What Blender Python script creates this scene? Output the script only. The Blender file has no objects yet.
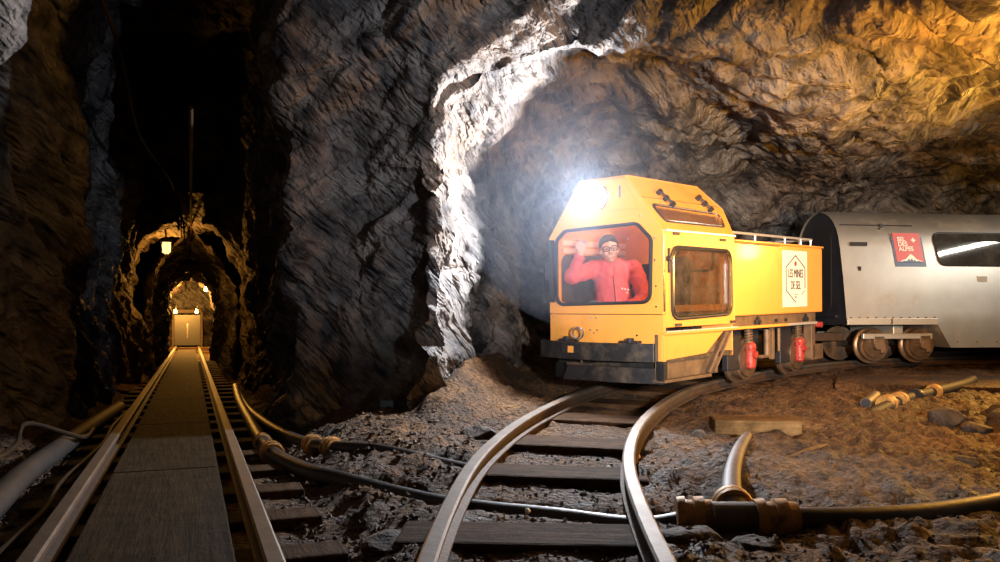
import bpy, math, random
import numpy as np
from mathutils import Vector, Matrix
from mathutils.geometry import tessellate_polygon

random.seed(7)
SC = bpy.context.scene
COL = SC.collection

# ------------------------------------------------------------------ camera, world, lights, exposure
cam_d = bpy.data.cameras.new('camera')
cam_d.sensor_width = 36.0
cam_d.lens = 820 * 36.0 / 1000
cam_d.shift_y = 0.031
cam_d.clip_start = 0.05
cam = bpy.data.objects.new('camera', cam_d)
COL.objects.link(cam)
cam.location = (0, 0, 0.75)
cam.rotation_euler = (math.radians(90), 0, 0)
SC.camera = cam

SC.view_settings.view_transform = 'Standard'
SC.view_settings.look = 'None'
SC.view_settings.gamma = 1
SC.view_settings.use_curve_mapping = False
SC.view_settings.exposure = 0.0

world = bpy.data.worlds.new('mine_dark')
SC.world = world
world.use_nodes = True
world.node_tree.nodes['Background'].inputs['Color'].default_value = (0.5, 0.6, 0.9, 1)
world.node_tree.nodes['Background'].inputs['Strength'].default_value = 0.0


def light(name, kind, loc, energy, color, size=0.1, aim=None, cone=None, blend=1.0, sy=None):
    d = bpy.data.lights.new(name, kind)
    d.energy = energy
    d.color = color
    if kind == 'AREA':
        d.shape = 'RECTANGLE' if sy else 'SQUARE'
        d.size = size
        if sy:
            d.size_y = sy
    else:
        d.shadow_soft_size = size
    if kind == 'SPOT':
        d.spot_size = math.radians(cone)
        d.spot_blend = blend
    o = bpy.data.objects.new(name, d)
    COL.objects.link(o)
    o.location = loc
    if aim is not None:
        o.rotation_euler = (Vector(aim) - Vector(loc)).to_track_quat('-Z', 'Y').to_euler()
    return o


# photographer's lamp beside the camera, mine lamps out of frame to the right, and added fills
light('key_lamp', 'SPOT', (1.15, 0.3, 0.95), 2650, (1.0, 0.93, 0.85), 0.1, (1.75, 6.2, 1.02), 40, 1.0)
light('amber_lamp', 'SPOT', (5.3, 7.15, 1.45), 850, (1.0, 0.47, 0.07), 0.1, (3.9, 3.6, 1.05), 118, .7)
light('amber_fill_near', 'POINT', (2.75, 4.0, 1.3), 80, (1.0, 0.46, 0.07), 0.1)  # added amber fill to warm the ground and fittings, no lamp known here
light('amber_ceiling_fill', 'SPOT', (2.95, 4.15, 1.25), 330, (1.0, 0.46, 0.06), 0.1, (2.4, 6.2, 2.5), 140, .5)  # added amber fill that tints the roof at right
light('tube_lamp', 'AREA', (5.75, 6.4, 2.12), 26, (1.0, 0.93, 0.8), 1.0, (4.6, 7.6, 1.0), sy=0.035)
light('fill_lamp', 'SPOT', (1.9, 1.4, 1.7), 560, (0.74, 0.84, 1.0), 0.12, (-0.4, 5.5, 1.9), 40, 1.0)  # added cool fill to lift the pillar face

HEADLIGHT_W = 500
LAMP_W = 27
FAR_W = 420
MIST = 0.032

# ------------------------------------------------------------------ helpers: objects


def tag(o, label=None, cat=None, group=None, kind=None):
    if label:
        o['label'] = label
    if cat:
        o['category'] = cat
    if group:
        o['group'] = group
    if kind:
        o['kind'] = kind
    return o


def empty(name, loc=(0, 0, 0), mat=None, rz=0.0):
    o = bpy.data.objects.new(name, None)
    o.empty_display_size = 0.1
    COL.objects.link(o)
    if mat is not None:
        o.matrix_world = mat
    else:
        o.location = loc
        o.rotation_euler = (0, 0, rz)
    return o


def copy_tree(o, parent=None):
    c = o.copy()
    COL.objects.link(c)
    if parent is not None:
        c.parent = parent
    for ch in list(o.children):
        copy_tree(ch, c)
    return c


def mesh_obj(name, V, F, mat, parent=None, smooth=False, bevel=0, fmat=None):
    me = bpy.data.meshes.new(name)
    V = np.asarray(V, dtype=np.float32)
    me.from_pydata(V.tolist(), [], F if isinstance(F, list) else F.tolist())
    mats = mat if isinstance(mat, (list, tuple)) else [mat]
    for m in mats:
        me.materials.append(m)
    if fmat is not None:
        me.polygons.foreach_set('material_index', np.asarray(fmat, dtype=np.int32))
    if smooth:
        me.polygons.foreach_set('use_smooth', np.ones(len(me.polygons), dtype=bool))
    me.update()
    o = bpy.data.objects.new(name, me)
    COL.objects.link(o)
    if parent is not None:
        o.parent = parent
    if bevel:
        b = o.modifiers.new('bevel', 'BEVEL')
        b.width = bevel
        b.segments = 2
        b.limit_method = 'ANGLE'
        b.angle_limit = math.radians(40)
    return o


def rpoly(pts, r, n=5):
    """round the corners of a 2D polygon; r a number or one per corner"""
    out = []
    N = len(pts)
    for i in range(N):
        p0, p, p1 = (np.array(pts[(i + k) % N], float) for k in (-1, 0, 1))
        rr = r[i] if isinstance(r, (list, tuple)) else r
        a = p0 - p
        b = p1 - p
        la, lb = np.hypot(*a), np.hypot(*b)
        a /= la
        b /= lb
        ang = math.acos(max(-1, min(1, float(a @ b))))
        d = min(rr / math.tan(ang / 2), 0.48 * la, 0.48 * lb)
        s, e = p + a * d, p + b * d
        for k in range(n + 1):
            t = k / n
            q = (1 - t) ** 2 * s + 2 * t * (1 - t) * p + t * t * e
            out.append((float(q[0]), float(q[1])))
    return out


class MB:
    """collects shapes of ONE part, then links them as one mesh object"""

    def __init__(s, k=1.0):
        s.V, s.F, s.M, s.k = [], [], [], k

    def add(s, V, F, m=0):
        n = len(s.V)
        s.V += [tuple(float(c) for c in v) for v in V]
        s.F += [[int(i) + n for i in f] for f in F]
        s.M += [m] * len(F)
        return s

    def box(s, a, b, R=None, c=None, m=0, taper=None):
        (x0, y0, z0), (x1, y1, z1) = a, b
        V = [(x0, y0, z0), (x1, y0, z0), (x1, y1, z0), (x0, y1, z0), (x0, y0, z1), (x1, y0, z1), (x1, y1, z1), (x0, y1, z1)]
        if R is not None:
            V = [tuple(R @ Vector(v) + Vector(c or (0, 0, 0))) for v in V]
        return s.add(V, [(3, 2, 1, 0), (4, 5, 6, 7), (0, 1, 5, 4), (1, 2, 6, 5), (2, 3, 7, 6), (3, 0, 4, 7)], m)

    def tube(s, pts, r, n=10, m=0, cap=True, closed=False):
        P = [Vector(p) for p in pts]
        N = len(P)
        rr = r if isinstance(r, (list, tuple, np.ndarray)) else [r] * N
        V = []
        nrm = None
        for i in range(N):
            if closed:
                t = (P[(i + 1) % N] - P[i - 1]).normalized()
            else:
                t = (P[min(i + 1, N - 1)] - P[max(i - 1, 0)]).normalized()
            if nrm is None:
                nrm = t.orthogonal().normalized()
            else:
                nrm = (nrm - t * nrm.dot(t)).normalized()
            bn = t.cross(nrm)
            for k in range(n):
                a = 2 * math.pi * k / n
                V.append(P[i] + (nrm * math.cos(a) + bn * math.sin(a)) * float(rr[i]))
        F = []
        for i in range(N if closed else N - 1):
            j = (i + 1) % N
            for k in range(n):
                k2 = (k + 1) % n
                F.append((i * n + k, i * n + k2, j * n + k2, j * n + k))
        if cap and not closed:
            F.append(tuple(range(n - 1, -1, -1)))
            F.append(tuple((N - 1) * n + k for k in range(n)))
        return s.add(V, F, m)

    def cyl(s, a, b, r, r2=None, n=20, m=0):
        return s.tube([a, b], [r, r if r2 is None else r2], n, m)

    def lathe(s, prof, o, ax, n=28, m=0):
        """prof: (along axis, radius) points; closed at both ends"""
        o = Vector(o)
        ax = Vector(ax).normalized()
        u = ax.orthogonal().normalized()
        v = ax.cross(u)
        V = []
        for h, r in prof:
            for k in range(n):
                a = 2 * math.pi * k / n
                V.append(o + ax * h + (u * math.cos(a) + v * math.sin(a)) * r)
        F = []
        for i in range(len(prof) - 1):
            for k in range(n):
                k2 = (k + 1) % n
                F.append((i * n + k, i * n + k2, (i + 1) * n + k2, (i + 1) * n + k))
        F.append(tuple(range(n - 1, -1, -1)))
        F.append(tuple((len(prof) - 1) * n + k for k in range(n)))
        return s.add(V, F, m)

    def plate(s, outer, holes, to3, nrm, th, m=0):
        """flat plate with holes; to3 maps 2D to 3D, thickness runs along -nrm"""
        loops = [outer] + list(holes)
        flat = [p for L in loops for p in L]
        tri = tessellate_polygon([[Vector((p[0], p[1], 0)) for p in L] for L in loops])
        A = [Vector(to3(*p)) for p in flat]
        nv = Vector(nrm).normalized()
        Bk = [a - nv * th for a in A]
        n = len(A)
        F = []
        for t in tri:
            c = (A[t[1]] - A[t[0]]).cross(A[t[2]] - A[t[0]])
            if c.length < 1e-12:
                continue
            t = tuple(t) if c.dot(nv) > 0 else tuple(reversed(t))
            F.append(t)
            F.append(tuple(n + i for i in reversed(t)))
        off = 0
        for li, L in enumerate(loops):
            k = len(L)
            for i in range(k):
                a, b = off + i, off + (i + 1) % k
                F.append((a, b, n + b, n + a))
            off += k
        return s.add(A + Bk, F, m)

    def ring(s, loop, w, to3, nrm, th, m=0):
        """frame ring round a 2D loop, w wide outwards, raised th along nrm"""
        L = [np.array(p) for p in loop]
        N = len(L)
        area = sum(L[i][0] * L[(i + 1) % N][1] - L[(i + 1) % N][0] * L[i][1] for i in range(N))
        sg = 1 if area > 0 else -1
        out = []
        for i in range(N):
            t = L[(i + 1) % N] - L[i - 1]
            t = t / (np.hypot(*t) + 1e-12)
            out.append(L[i] + sg * w * np.array([t[1], -t[0]]))
        V = []
        nv = Vector(nrm).normalized()
        for p, q in zip(L, out):
            a, b = Vector(to3(*p)), Vector(to3(*q))
            mid = (a + b) / 2
            V += [a - nv * 0.01, a + nv * th * .75, mid + nv * th, b + nv * th * .75, b - nv * 0.01]
        F = []
        for i in range(N):
            j = (i + 1) % N
            for k in range(5):
                k2 = (k + 1) % 5
                F.append((i * 5 + k, j * 5 + k, j * 5 + k2, i * 5 + k2))
        return s.add(V, F, m)

    def sweep(s, prof, pts, up=(0, 0, 1), m=0, fm=None):
        """closed profile (side, up) swept along a path"""
        P = [Vector(p) for p in pts]
        N, K = len(P), len(prof)
        upv = Vector(up)
        V = []
        for i in range(N):
            t = (P[min(i + 1, N - 1)] - P[max(i - 1, 0)]).normalized()
            side = t.cross(upv).normalized()
            u = side.cross(t)
            for a, b in prof:
                V.append(P[i] + side * a + u * b)
        n0 = len(s.F)
        F = []
        M = []
        for i in range(N - 1):
            for k in range(K):
                k2 = (k + 1) % K
                F.append((i * K + k, i * K + k2, (i + 1) * K + k2, (i + 1) * K + k))
                M.append(m if fm is None else fm[k])
        F.append(tuple(range(K - 1, -1, -1)))
        F.append(tuple((N - 1) * K + k for k in range(K)))
        M += [m, m]
        s.add(V, F, m)
        s.M[n0:] = M
        return s

    def build(s, name, mat, parent=None, smooth=False, bevel=0):
        V = np.array(s.V) * s.k
        o = mesh_obj(name, V, s.F, mat, parent, False, bevel * s.k, s.M)
        if smooth:
            me = o.data
            me.polygons.foreach_set('use_smooth', np.ones(len(me.polygons), dtype=bool))
            try:
                me.set_sharp_from_angle(angle=math.radians(38))
            except Exception:
                pass
        return o


def spline(pts, n=8):
    """Catmull-Rom through points"""
    P = [np.array(p, float) for p in pts]
    P = [2 * P[0] - P[1]] + P + [2 * P[-1] - P[-2]]
    out = []
    for i in range(1, len(P) - 2):
        p0, p1, p2, p3 = P[i - 1:i + 3]
        for k in range(n):
            t = k / n
            out.append(.5 * (2 * p1 + (p2 - p0) * t + (2 * p0 - 5 * p1 + 4 * p2 - p3) * t * t + (3 * p1 - p0 - 3 * p2 + p3) * t ** 3))
    out.append(P[-2])
    return [tuple(o) for o in out]


# ------------------------------------------------------------------ helpers: noise and implicit surfaces
def _hash(ix, iy, iz, seed):
    h = (ix.astype(np.uint32) * np.uint32(374761393) + iy.astype(np.uint32) * np.uint32(668265263)
         + iz.astype(np.uint32) * np.uint32(2147483647 - 5) + np.uint32(seed * 974711 + 12345))
    h = (h ^ (h >> np.uint32(13))) * np.uint32(1274126177)
    h = (h ^ (h >> np.uint32(16))) * np.uint32(2246822519)
    h = h ^ (h >> np.uint32(15))
    return h.astype(np.float32) / np.float32(2147483648.0) - np.float32(1.0)


def vnoise(p, seed=0):
    p = np.asarray(p, np.float32)
    i = np.floor(p).astype(np.int64)
    f = (p - i).astype(np.float32)
    u = f * f * f * (f * (f * 6 - 15) + 10)
    r = 0
    for dx in (0, 1):
        wx = u[..., 0] if dx else 1 - u[..., 0]
        for dy in (0, 1):
            wy = u[..., 1] if dy else 1 - u[..., 1]
            for dz in (0, 1):
                wz = u[..., 2] if dz else 1 - u[..., 2]
                r = r + wx * wy * wz * _hash(i[..., 0] + dx, i[..., 1] + dy, i[..., 2] + dz, seed)
    return r


def fbm(p, seed=0, oct=4, gain=.5):
    r, a, f = 0, 1.0, 1.0
    for o in range(oct):
        r = r + a * vnoise(p * f, seed + 17 * o)
        a *= gain
        f *= 2.03
    return r


def surface_nets(F, org, h):
    """naive surface nets; F > 0 is open space, normals face the open space"""
    nx, ny, nz = F.shape
    ins = F > 0
    cnt = np.zeros((nx - 1, ny - 1, nz - 1), np.int8)
    corners = [(a, b, c) for a in (0, 1) for b in (0, 1) for c in (0, 1)]
    sl = lambda a, n: slice(a, n - 1 + a)
    for a, b, c in corners:
        cnt += ins[sl(a, nx), sl(b, ny), sl(c, nz)]
    act = (cnt > 0) & (cnt < 8)
    ci = np.argwhere(act)
    idx = -np.ones(act.shape, np.int32)
    idx[act] = np.arange(len(ci))
    acc = np.zeros((len(ci), 3), np.float32)
    num = np.zeros(len(ci), np.float32)
    cv = {c: F[ci[:, 0] + c[0], ci[:, 1] + c[1], ci[:, 2] + c[2]] for c in corners}
    for c0 in corners:
        for ax in range(3):
            if c0[ax]:
                continue
            c1 = list(c0)
            c1[ax] = 1
            v0, v1 = cv[c0], cv[tuple(c1)]
            m = (v0 > 0) != (v1 > 0)
            t = np.where(m, v0 / np.where(m, v0 - v1, 1), 0)
            pt = np.tile(np.array(c0, np.float32), (len(ci), 1))
            pt[:, ax] += t
            acc[m] += pt[m]
            num[m] += 1
    V = (ci + acc / num[:, None]) * h + np.array(org)
    Q = []
    for ax in range(3):
        a1, a2 = (ax + 1) % 3, (ax + 2) % 3
        s0 = [slice(1, -1)] * 3
        s1 = [slice(1, -1)] * 3
        s0[ax] = slice(0, -1)
        s1[ax] = slice(1, None)
        A, B = ins[tuple(s0)], ins[tuple(s1)]
        for flip, m in ((False, A & ~B), (True, ~A & B)):
            e = np.argwhere(m)
            if not len(e):
                continue
            base = e.copy()
            base[:, a1] += 1
            base[:, a2] += 1

            def cell(d1, d2):
                q = base.copy()
                q[:, a1] -= d1
                q[:, a2] -= d2
                return idx[q[:, 0], q[:, 1], q[:, 2]]
            q = np.stack([cell(1, 1), cell(0, 1), cell(0, 0), cell(1, 0)], 1)
            Q.append(q[:, ::-1] if not flip else q)
    Q = np.concatenate(Q)
    Q = Q[(Q >= 0).all(1)]
    return V, Q


def vert_normals(V, Q):
    n = np.cross(V[Q[:, 2]] - V[Q[:, 0]], V[Q[:, 3]] - V[Q[:, 1]])
    N = np.zeros_like(V)
    for k in range(4):
        np.add.at(N, Q[:, k], n)
    return N / (np.linalg.norm(N, axis=1, keepdims=True) + 1e-12)


def fast_mesh(name, V, Q, mat, normals=None):
    """big quad mesh through foreach_set"""
    used, inv = np.unique(Q, return_inverse=True)
    Q2 = inv.reshape(Q.shape).astype(np.int32)
    me = bpy.data.meshes.new(name)
    me.vertices.add(len(used))
    me.vertices.foreach_set('co', V[used].astype(np.float32).ravel())
    me.loops.add(Q2.size)
    me.loops.foreach_set('vertex_index', Q2.ravel())
    me.polygons.add(len(Q2))
    me.polygons.foreach_set('loop_start', np.arange(0, Q2.size, 4, dtype=np.int32))
    me.polygons.foreach_set('use_smooth', np.ones(len(Q2), dtype=bool))
    me.materials.append(mat)
    me.update(calc_edges=True)
    if normals is not None:
        me.normals_split_custom_set_from_vertices(normals[used].tolist())
    o = bpy.data.objects.new(name, me)
    COL.objects.link(o)
    return o


def sdf_mesh(name, prims, h, mat, parent=None, k=0.02, scale=1.0, noise=None, M=None):
    """one continuous skin round capsules ('c', p0, p1, r0, r1) and ellipsoids ('e', centre, radii, axes); prim[-1]=='-' carves"""
    pts = []
    for p in prims:
        if p[0] == 'c':
            for q, r in ((p[1], p[3]), (p[2], p[4])):
                pts += [np.array(q) - r, np.array(q) + r]
        else:
            r = max(p[2])
            pts += [np.array(p[1]) - r, np.array(p[1]) + r]
    lo = np.min(pts, 0) - 3 * h - k
    hi = np.max(pts, 0) + 3 * h + k
    n = np.ceil((hi - lo) / h).astype(int)
    g = np.stack(np.meshgrid(*[lo[i] + h * np.arange(n[i]) for i in range(3)], indexing='ij'), -1).astype(np.float32)
    D = np.full(g.shape[:3], 9.0, np.float32)
    for p in prims:
        carve = isinstance(p[-1], str) and p[-1] == '-'
        if p[0] == 'c':
            a, b = np.array(p[1], np.float32), np.array(p[2], np.float32)
            ab = b - a
            t = np.clip(((g - a) @ ab) / max(float(ab @ ab), 1e-9), 0, 1)
            d = np.linalg.norm(g - a - t[..., None] * ab, axis=-1) - (p[3] + (p[4] - p[3]) * t)
        else:
            q = g - np.array(p[1], np.float32)
            if len(p) > 3 and p[3] is not None and not isinstance(p[3], str):
                q = q @ np.array(p[3], np.float32).T
            r = np.array(p[2], np.float32)
            k0 = np.linalg.norm(q / r, axis=-1)
            k1 = np.linalg.norm(q / (r * r), axis=-1) + 1e-9
            d = k0 * (k0 - 1) / k1
        if carve:
            D = np.maximum(D, -d)
        else:
            hh = np.clip(.5 + .5 * (d - D) / k, 0, 1)
            D = d * (1 - hh) + D * hh - k * hh * (1 - hh)
    if noise is not None:
        D = D + noise(g)
    V, Q = surface_nets(D, lo, h)
    V = V * scale
    o = fast_mesh(name, V, Q, mat)
    if parent is not None:
        o.parent = parent
    if M is not None:
        o.matrix_world = M
    return o


# ------------------------------------------------------------------ materials
def nodes(name):
    m = bpy.data.materials.new(name)
    m.use_nodes = True
    nt = m.node_tree
    return m, nt, nt.nodes['Principled BSDF'], nt.nodes['Material Output']


def N(nt, t, **kw):
    n = nt.nodes.new(t)
    for k, v in kw.items():
        if k in n.inputs:
            n.inputs[k].default_value = v
        else:
            setattr(n, k, v)
    return n


def ramp(nt, fac, stops):
    r = nt.nodes.new('ShaderNodeValToRGB')
    e = r.color_ramp.elements
    while len(e) < len(stops):
        e.new(0.5)
    for i, (p, c) in enumerate(stops):
        e[i].position = p
        e[i].color = (*c, 1) if len(c) == 3 else c
    nt.links.new(fac, r.inputs['Fac'])
    return r


def mat_simple(name, col, rough=.5, metal=0.0, var=.15, scale=12, bump=0.0, dirt=None, dirt_amt=.5, spec=None, coat=0):
    """paint, steel, rubber ...: base colour with a noise variation and stains of their own shape"""
    m, nt, b, out = nodes(name)
    tc = N(nt, 'ShaderNodeTexCoord')
    n1 = N(nt, 'ShaderNodeTexNoise', Scale=scale, Detail=6.0, Roughness=.6)
    nt.links.new(tc.outputs['Object'], n1.inputs['Vector'])
    lo = tuple(c * (1 - var) for c in col)
    hi = tuple(min(1, c * (1 + var)) for c in col)
    r = ramp(nt, n1.outputs['Fac'], [(.3, lo), (.7, hi)])
    src = r.outputs['Color']
    if dirt:
        n2 = N(nt, 'ShaderNodeTexNoise', Scale=scale * .6, Detail=9.0, Roughness=.72)
        nt.links.new(tc.outputs['Object'], n2.inputs['Vector'])
        r2 = ramp(nt, n2.outputs['Fac'], [(.5 - .2 * dirt_amt + .05, (0, 0, 0)), (.72 - .2 * dirt_amt + .05, (1, 1, 1))])
        mx = N(nt, 'ShaderNodeMix', data_type='RGBA')
        nt.links.new(r2.outputs['Color'], mx.inputs[0])
        nt.links.new(src, mx.inputs[6])
        mx.inputs[7].default_value = (*dirt, 1)
        src = mx.outputs[2]
        if metal:
            mr = N(nt, 'ShaderNodeMapRange')
            nt.links.new(r2.outputs['Color'], mr.inputs[0])
            mr.inputs[3].default_value = metal
            mr.inputs[4].default_value = metal * .2
            nt.links.new(mr.outputs[0], b.inputs['Metallic'])
    nt.links.new(src, b.inputs['Base Color'])
    if not (dirt and metal):
        b.inputs['Metallic'].default_value = metal
    b.inputs['Roughness'].default_value = rough
    if spec is not None:
        b.inputs['Specular IOR Level'].default_value = spec
    if coat:
        b.inputs['Coat Weight'].default_value = coat
        b.inputs['Coat Roughness'].default_value = .1
    if bump:
        n3 = N(nt, 'ShaderNodeTexNoise', Scale=scale * 4, Detail=6.0)
        nt.links.new(tc.outputs['Object'], n3.inputs['Vector'])
        bp = N(nt, 'ShaderNodeBump', Strength=bump, Distance=.01)
        nt.links.new(n3.outputs['Fac'], bp.inputs['Height'])
        nt.links.new(bp.outputs['Normal'], b.inputs['Normal'])
    return m


def mat_rock(name, dark, light_, tint, wet=.28):
    m, nt, b, out = nodes(name)
    geo = N(nt, 'ShaderNodeNewGeometry')
    mp = N(nt, 'ShaderNodeMapping', vector_type='TEXTURE')
    mp.inputs['Rotation'].default_value = (math.radians(20), math.radians(-48), math.radians(18))
    nt.links.new(geo.outputs['Position'], mp.inputs['Vector'])
    # warp
    nw = N(nt, 'ShaderNodeTexNoise', Scale=.9, Detail=3.0)
    nt.links.new(mp.outputs[0], nw.inputs['Vector'])
    wm = N(nt, 'ShaderNodeVectorMath', operation='MULTIPLY_ADD')
    nt.links.new(nw.outputs['Color'], wm.inputs[0])
    wm.inputs[1].default_value = (.3, .3, .3)
    nt.links.new(mp.outputs[0], wm.inputs[2])
    st = N(nt, 'ShaderNodeMapping')
    st.inputs['Scale'].default_value = (6.0, 1.7, 1.7)
    nt.links.new(wm.outputs[0], st.inputs['Vector'])
    nf = N(nt, 'ShaderNodeTexNoise', Scale=1.3, Detail=3.5, Roughness=.62)
    nt.links.new(st.outputs[0], nf.inputs['Vector'])
    nm = N(nt, 'ShaderNodeTexNoise', Scale=4.5, Detail=4.0, Roughness=.6)
    nt.links.new(wm.outputs[0], nm.inputs['Vector'])
    st3 = N(nt, 'ShaderNodeMapping')
    st3.inputs['Scale'].default_value = (3.2, .9, .9)
    nt.links.new(wm.outputs[0], st3.inputs['Vector'])
    nc = N(nt, 'ShaderNodeTexNoise', Scale=2.6, Detail=2.5, Roughness=.6)
    nt.links.new(st3.outputs[0], nc.inputs['Vector'])
    # colour
    ca = N(nt, 'ShaderNodeMath', operation='ADD')
    nt.links.new(nf.outputs['Fac'], ca.inputs[0])
    nt.links.new(nm.outputs['Fac'], ca.inputs[1])
    hm = N(nt, 'ShaderNodeMath', operation='MULTIPLY')
    nt.links.new(ca.outputs[0], hm.inputs[0])
    hm.inputs[1].default_value = .5
    mid = tuple((a + c) / 2 for a, c in zip(dark, light_))
    r = ramp(nt, hm.outputs[0], [(.40, dark), (.5, mid), (.59, light_)])  # layer tones, with dark crevice shade put into the colour
    nl = N(nt, 'ShaderNodeTexNoise', Scale=.7, Detail=5.0)
    nt.links.new(geo.outputs['Position'], nl.inputs['Vector'])
    rl = ramp(nt, nl.outputs['Fac'], [(.42, (0, 0, 0)), (.66, (1, 1, 1))])
    mx = N(nt, 'ShaderNodeMix', data_type='RGBA', blend_type='MULTIPLY')
    nt.links.new(rl.outputs['Color'], mx.inputs[0])
    nt.links.new(r.outputs['Color'], mx.inputs[6])
    mx.inputs[7].default_value = (*tint, 1)
    nt.links.new(mx.outputs[2], b.inputs['Base Color'])
    rr = ramp(nt, nm.outputs['Fac'], [(.35, (.58,) * 3), (.65, (.9,) * 3)])
    nt.links.new(rr.outputs['Color'], b.inputs['Roughness'])
    b.inputs['Specular IOR Level'].default_value = wet
    # relief
    def crack(src, gain, amt, prev=None):
        a = N(nt, 'ShaderNodeMath', operation='SUBTRACT')
        nt.links.new(src, a.inputs[0])
        a.inputs[1].default_value = .5
        b_ = N(nt, 'ShaderNodeMath', operation='ABSOLUTE')
        nt.links.new(a.outputs[0], b_.inputs[0])
        c = N(nt, 'ShaderNodeMath', operation='MULTIPLY')
        nt.links.new(b_.outputs[0], c.inputs[0])
        c.inputs[1].default_value = gain
        d = N(nt, 'ShaderNodeMath', operation='MINIMUM')
        nt.links.new(c.outputs[0], d.inputs[0])
        d.inputs[1].default_value = 1.0
        e = N(nt, 'ShaderNodeMath', operation='MULTIPLY_ADD')
        nt.links.new(d.outputs[0], e.inputs[0])
        e.inputs[1].default_value = amt
        if prev is not None:
            nt.links.new(prev, e.inputs[2])
        else:
            e.inputs[2].default_value = 0
        return e.outputs[0]
    h1 = crack(nf.outputs['Fac'], 5.0, .42)
    h2 = crack(nc.outputs['Fac'], 6.0, .55, h1)
    h3 = crack(nm.outputs['Fac'], 4.0, .40, h2)
    hs = N(nt, 'ShaderNodeMath', operation='MULTIPLY_ADD')
    nt.links.new(nm.outputs['Fac'], hs.inputs[0])
    hs.inputs[1].default_value = .8
    nt.links.new(h3, hs.inputs[2])
    bp = N(nt, 'ShaderNodeBump', Strength=1.0, Distance=.052)
    nt.links.new(hs.outputs[0], bp.inputs['Height'])
    nt.links.new(bp.outputs['Normal'], b.inputs['Normal'])
    return m


def mat_dirt(name):
    m, nt, b, out = nodes(name)
    geo = N(nt, 'ShaderNodeNewGeometry')
    n1 = N(nt, 'ShaderNodeTexNoise', Scale=3.0, Detail=9.0, Roughness=.65)
    n2 = N(nt, 'ShaderNodeTexNoise', Scale=28.0, Detail=8.0, Roughness=.7)
    vo = N(nt, 'ShaderNodeTexVoronoi', Scale=38.0)
    for n in (n1, n2, vo):
        nt.links.new(geo.outputs['Position'], n.inputs['Vector'])
    r = ramp(nt, n1.outputs['Fac'], [(.35, (.042, .021, .009)), (.5, (.11, .057, .024)), (.68, (.215, .118, .05))])
    r2 = ramp(nt, n2.outputs['Fac'], [(.38, (.35, .33, .32)), (.62, (1.3, 1.25, 1.2))])
    mx = N(nt, 'ShaderNodeMix', data_type='RGBA', blend_type='MULTIPLY')
    mx.inputs[0].default_value = 1
    nt.links.new(r.outputs['Color'], mx.inputs[6])
    nt.links.new(r2.outputs['Color'], mx.inputs[7])
    nt.links.new(mx.outputs[2], b.inputs['Base Color'])
    rr = ramp(nt, n1.outputs['Fac'], [(.3, (.55,) * 3), (.6, (.9,) * 3)])
    nt.links.new(rr.outputs['Color'], b.inputs['Roughness'])
    b.inputs['Specular IOR Level'].default_value = .35
    ad = N(nt, 'ShaderNodeMath', operation='SUBTRACT')
    nt.links.new(n2.outputs['Fac'], ad.inputs[0])
    vm = N(nt, 'ShaderNodeMath', operation='MULTIPLY')
    nt.links.new(vo.outputs['Distance'], vm.inputs[0])
    vm.inputs[1].default_value = .5
    nt.links.new(vm.outputs[0], ad.inputs[1])
    bp = N(nt, 'ShaderNodeBump', Strength=1.0, Distance=.05)
    nt.links.new(ad.outputs[0], bp.inputs['Height'])
    nt.links.new(bp.outputs['Normal'], b.inputs['Normal'])
    return m


def mat_wood(name, a, c, axis=0):
    m, nt, b, out = nodes(name)
    tc = N(nt, 'ShaderNodeTexCoord')
    mp = N(nt, 'ShaderNodeMapping')
    sc = [14.0, 14.0, 14.0]
    sc[axis] = 1.2
    mp.inputs['Scale'].default_value = sc
    nt.links.new(tc.outputs['Object'], mp.inputs['Vector'])
    n1 = N(nt, 'ShaderNodeTexNoise', Scale=2.0, Detail=9.0, Roughness=.65)
    nt.links.new(mp.outputs[0], n1.inputs['Vector'])
    n2 = N(nt, 'ShaderNodeTexNoise', Scale=7.0, Detail=7.0, Roughness=.7)
    nt.links.new(tc.outputs['Object'], n2.inputs['Vector'])
    r = ramp(nt, n1.outputs['Fac'], [(.3, a), (.7, c)])
    r2 = ramp(nt, n2.outputs['Fac'], [(.38, (.35, .33, .3)), (.62, (1, 1, 1))])
    mx = N(nt, 'ShaderNodeMix', data_type='RGBA', blend_type='MULTIPLY')
    mx.inputs[0].default_value = .85
    nt.links.new(r.outputs['Color'], mx.inputs[6])
    nt.links.new(r2.outputs['Color'], mx.inputs[7])
    nt.links.new(mx.outputs[2], b.inputs['Base Color'])
    b.inputs['Roughness'].default_value = .85
    b.inputs['Specular IOR Level'].default_value = .12
    bp = N(nt, 'ShaderNodeBump', Strength=.8, Distance=.012)
    nt.links.new(n1.outputs['Fac'], bp.inputs['Height'])
    bp2 = N(nt, 'ShaderNodeBump', Strength=.6, Distance=.015)
    nt.links.new(n2.outputs['Fac'], bp2.inputs['Height'])
    nt.links.new(bp.outputs['Normal'], bp2.inputs['Normal'])
    nt.links.new(bp2.outputs['Normal'], b.inputs['Normal'])
    return m


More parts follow.
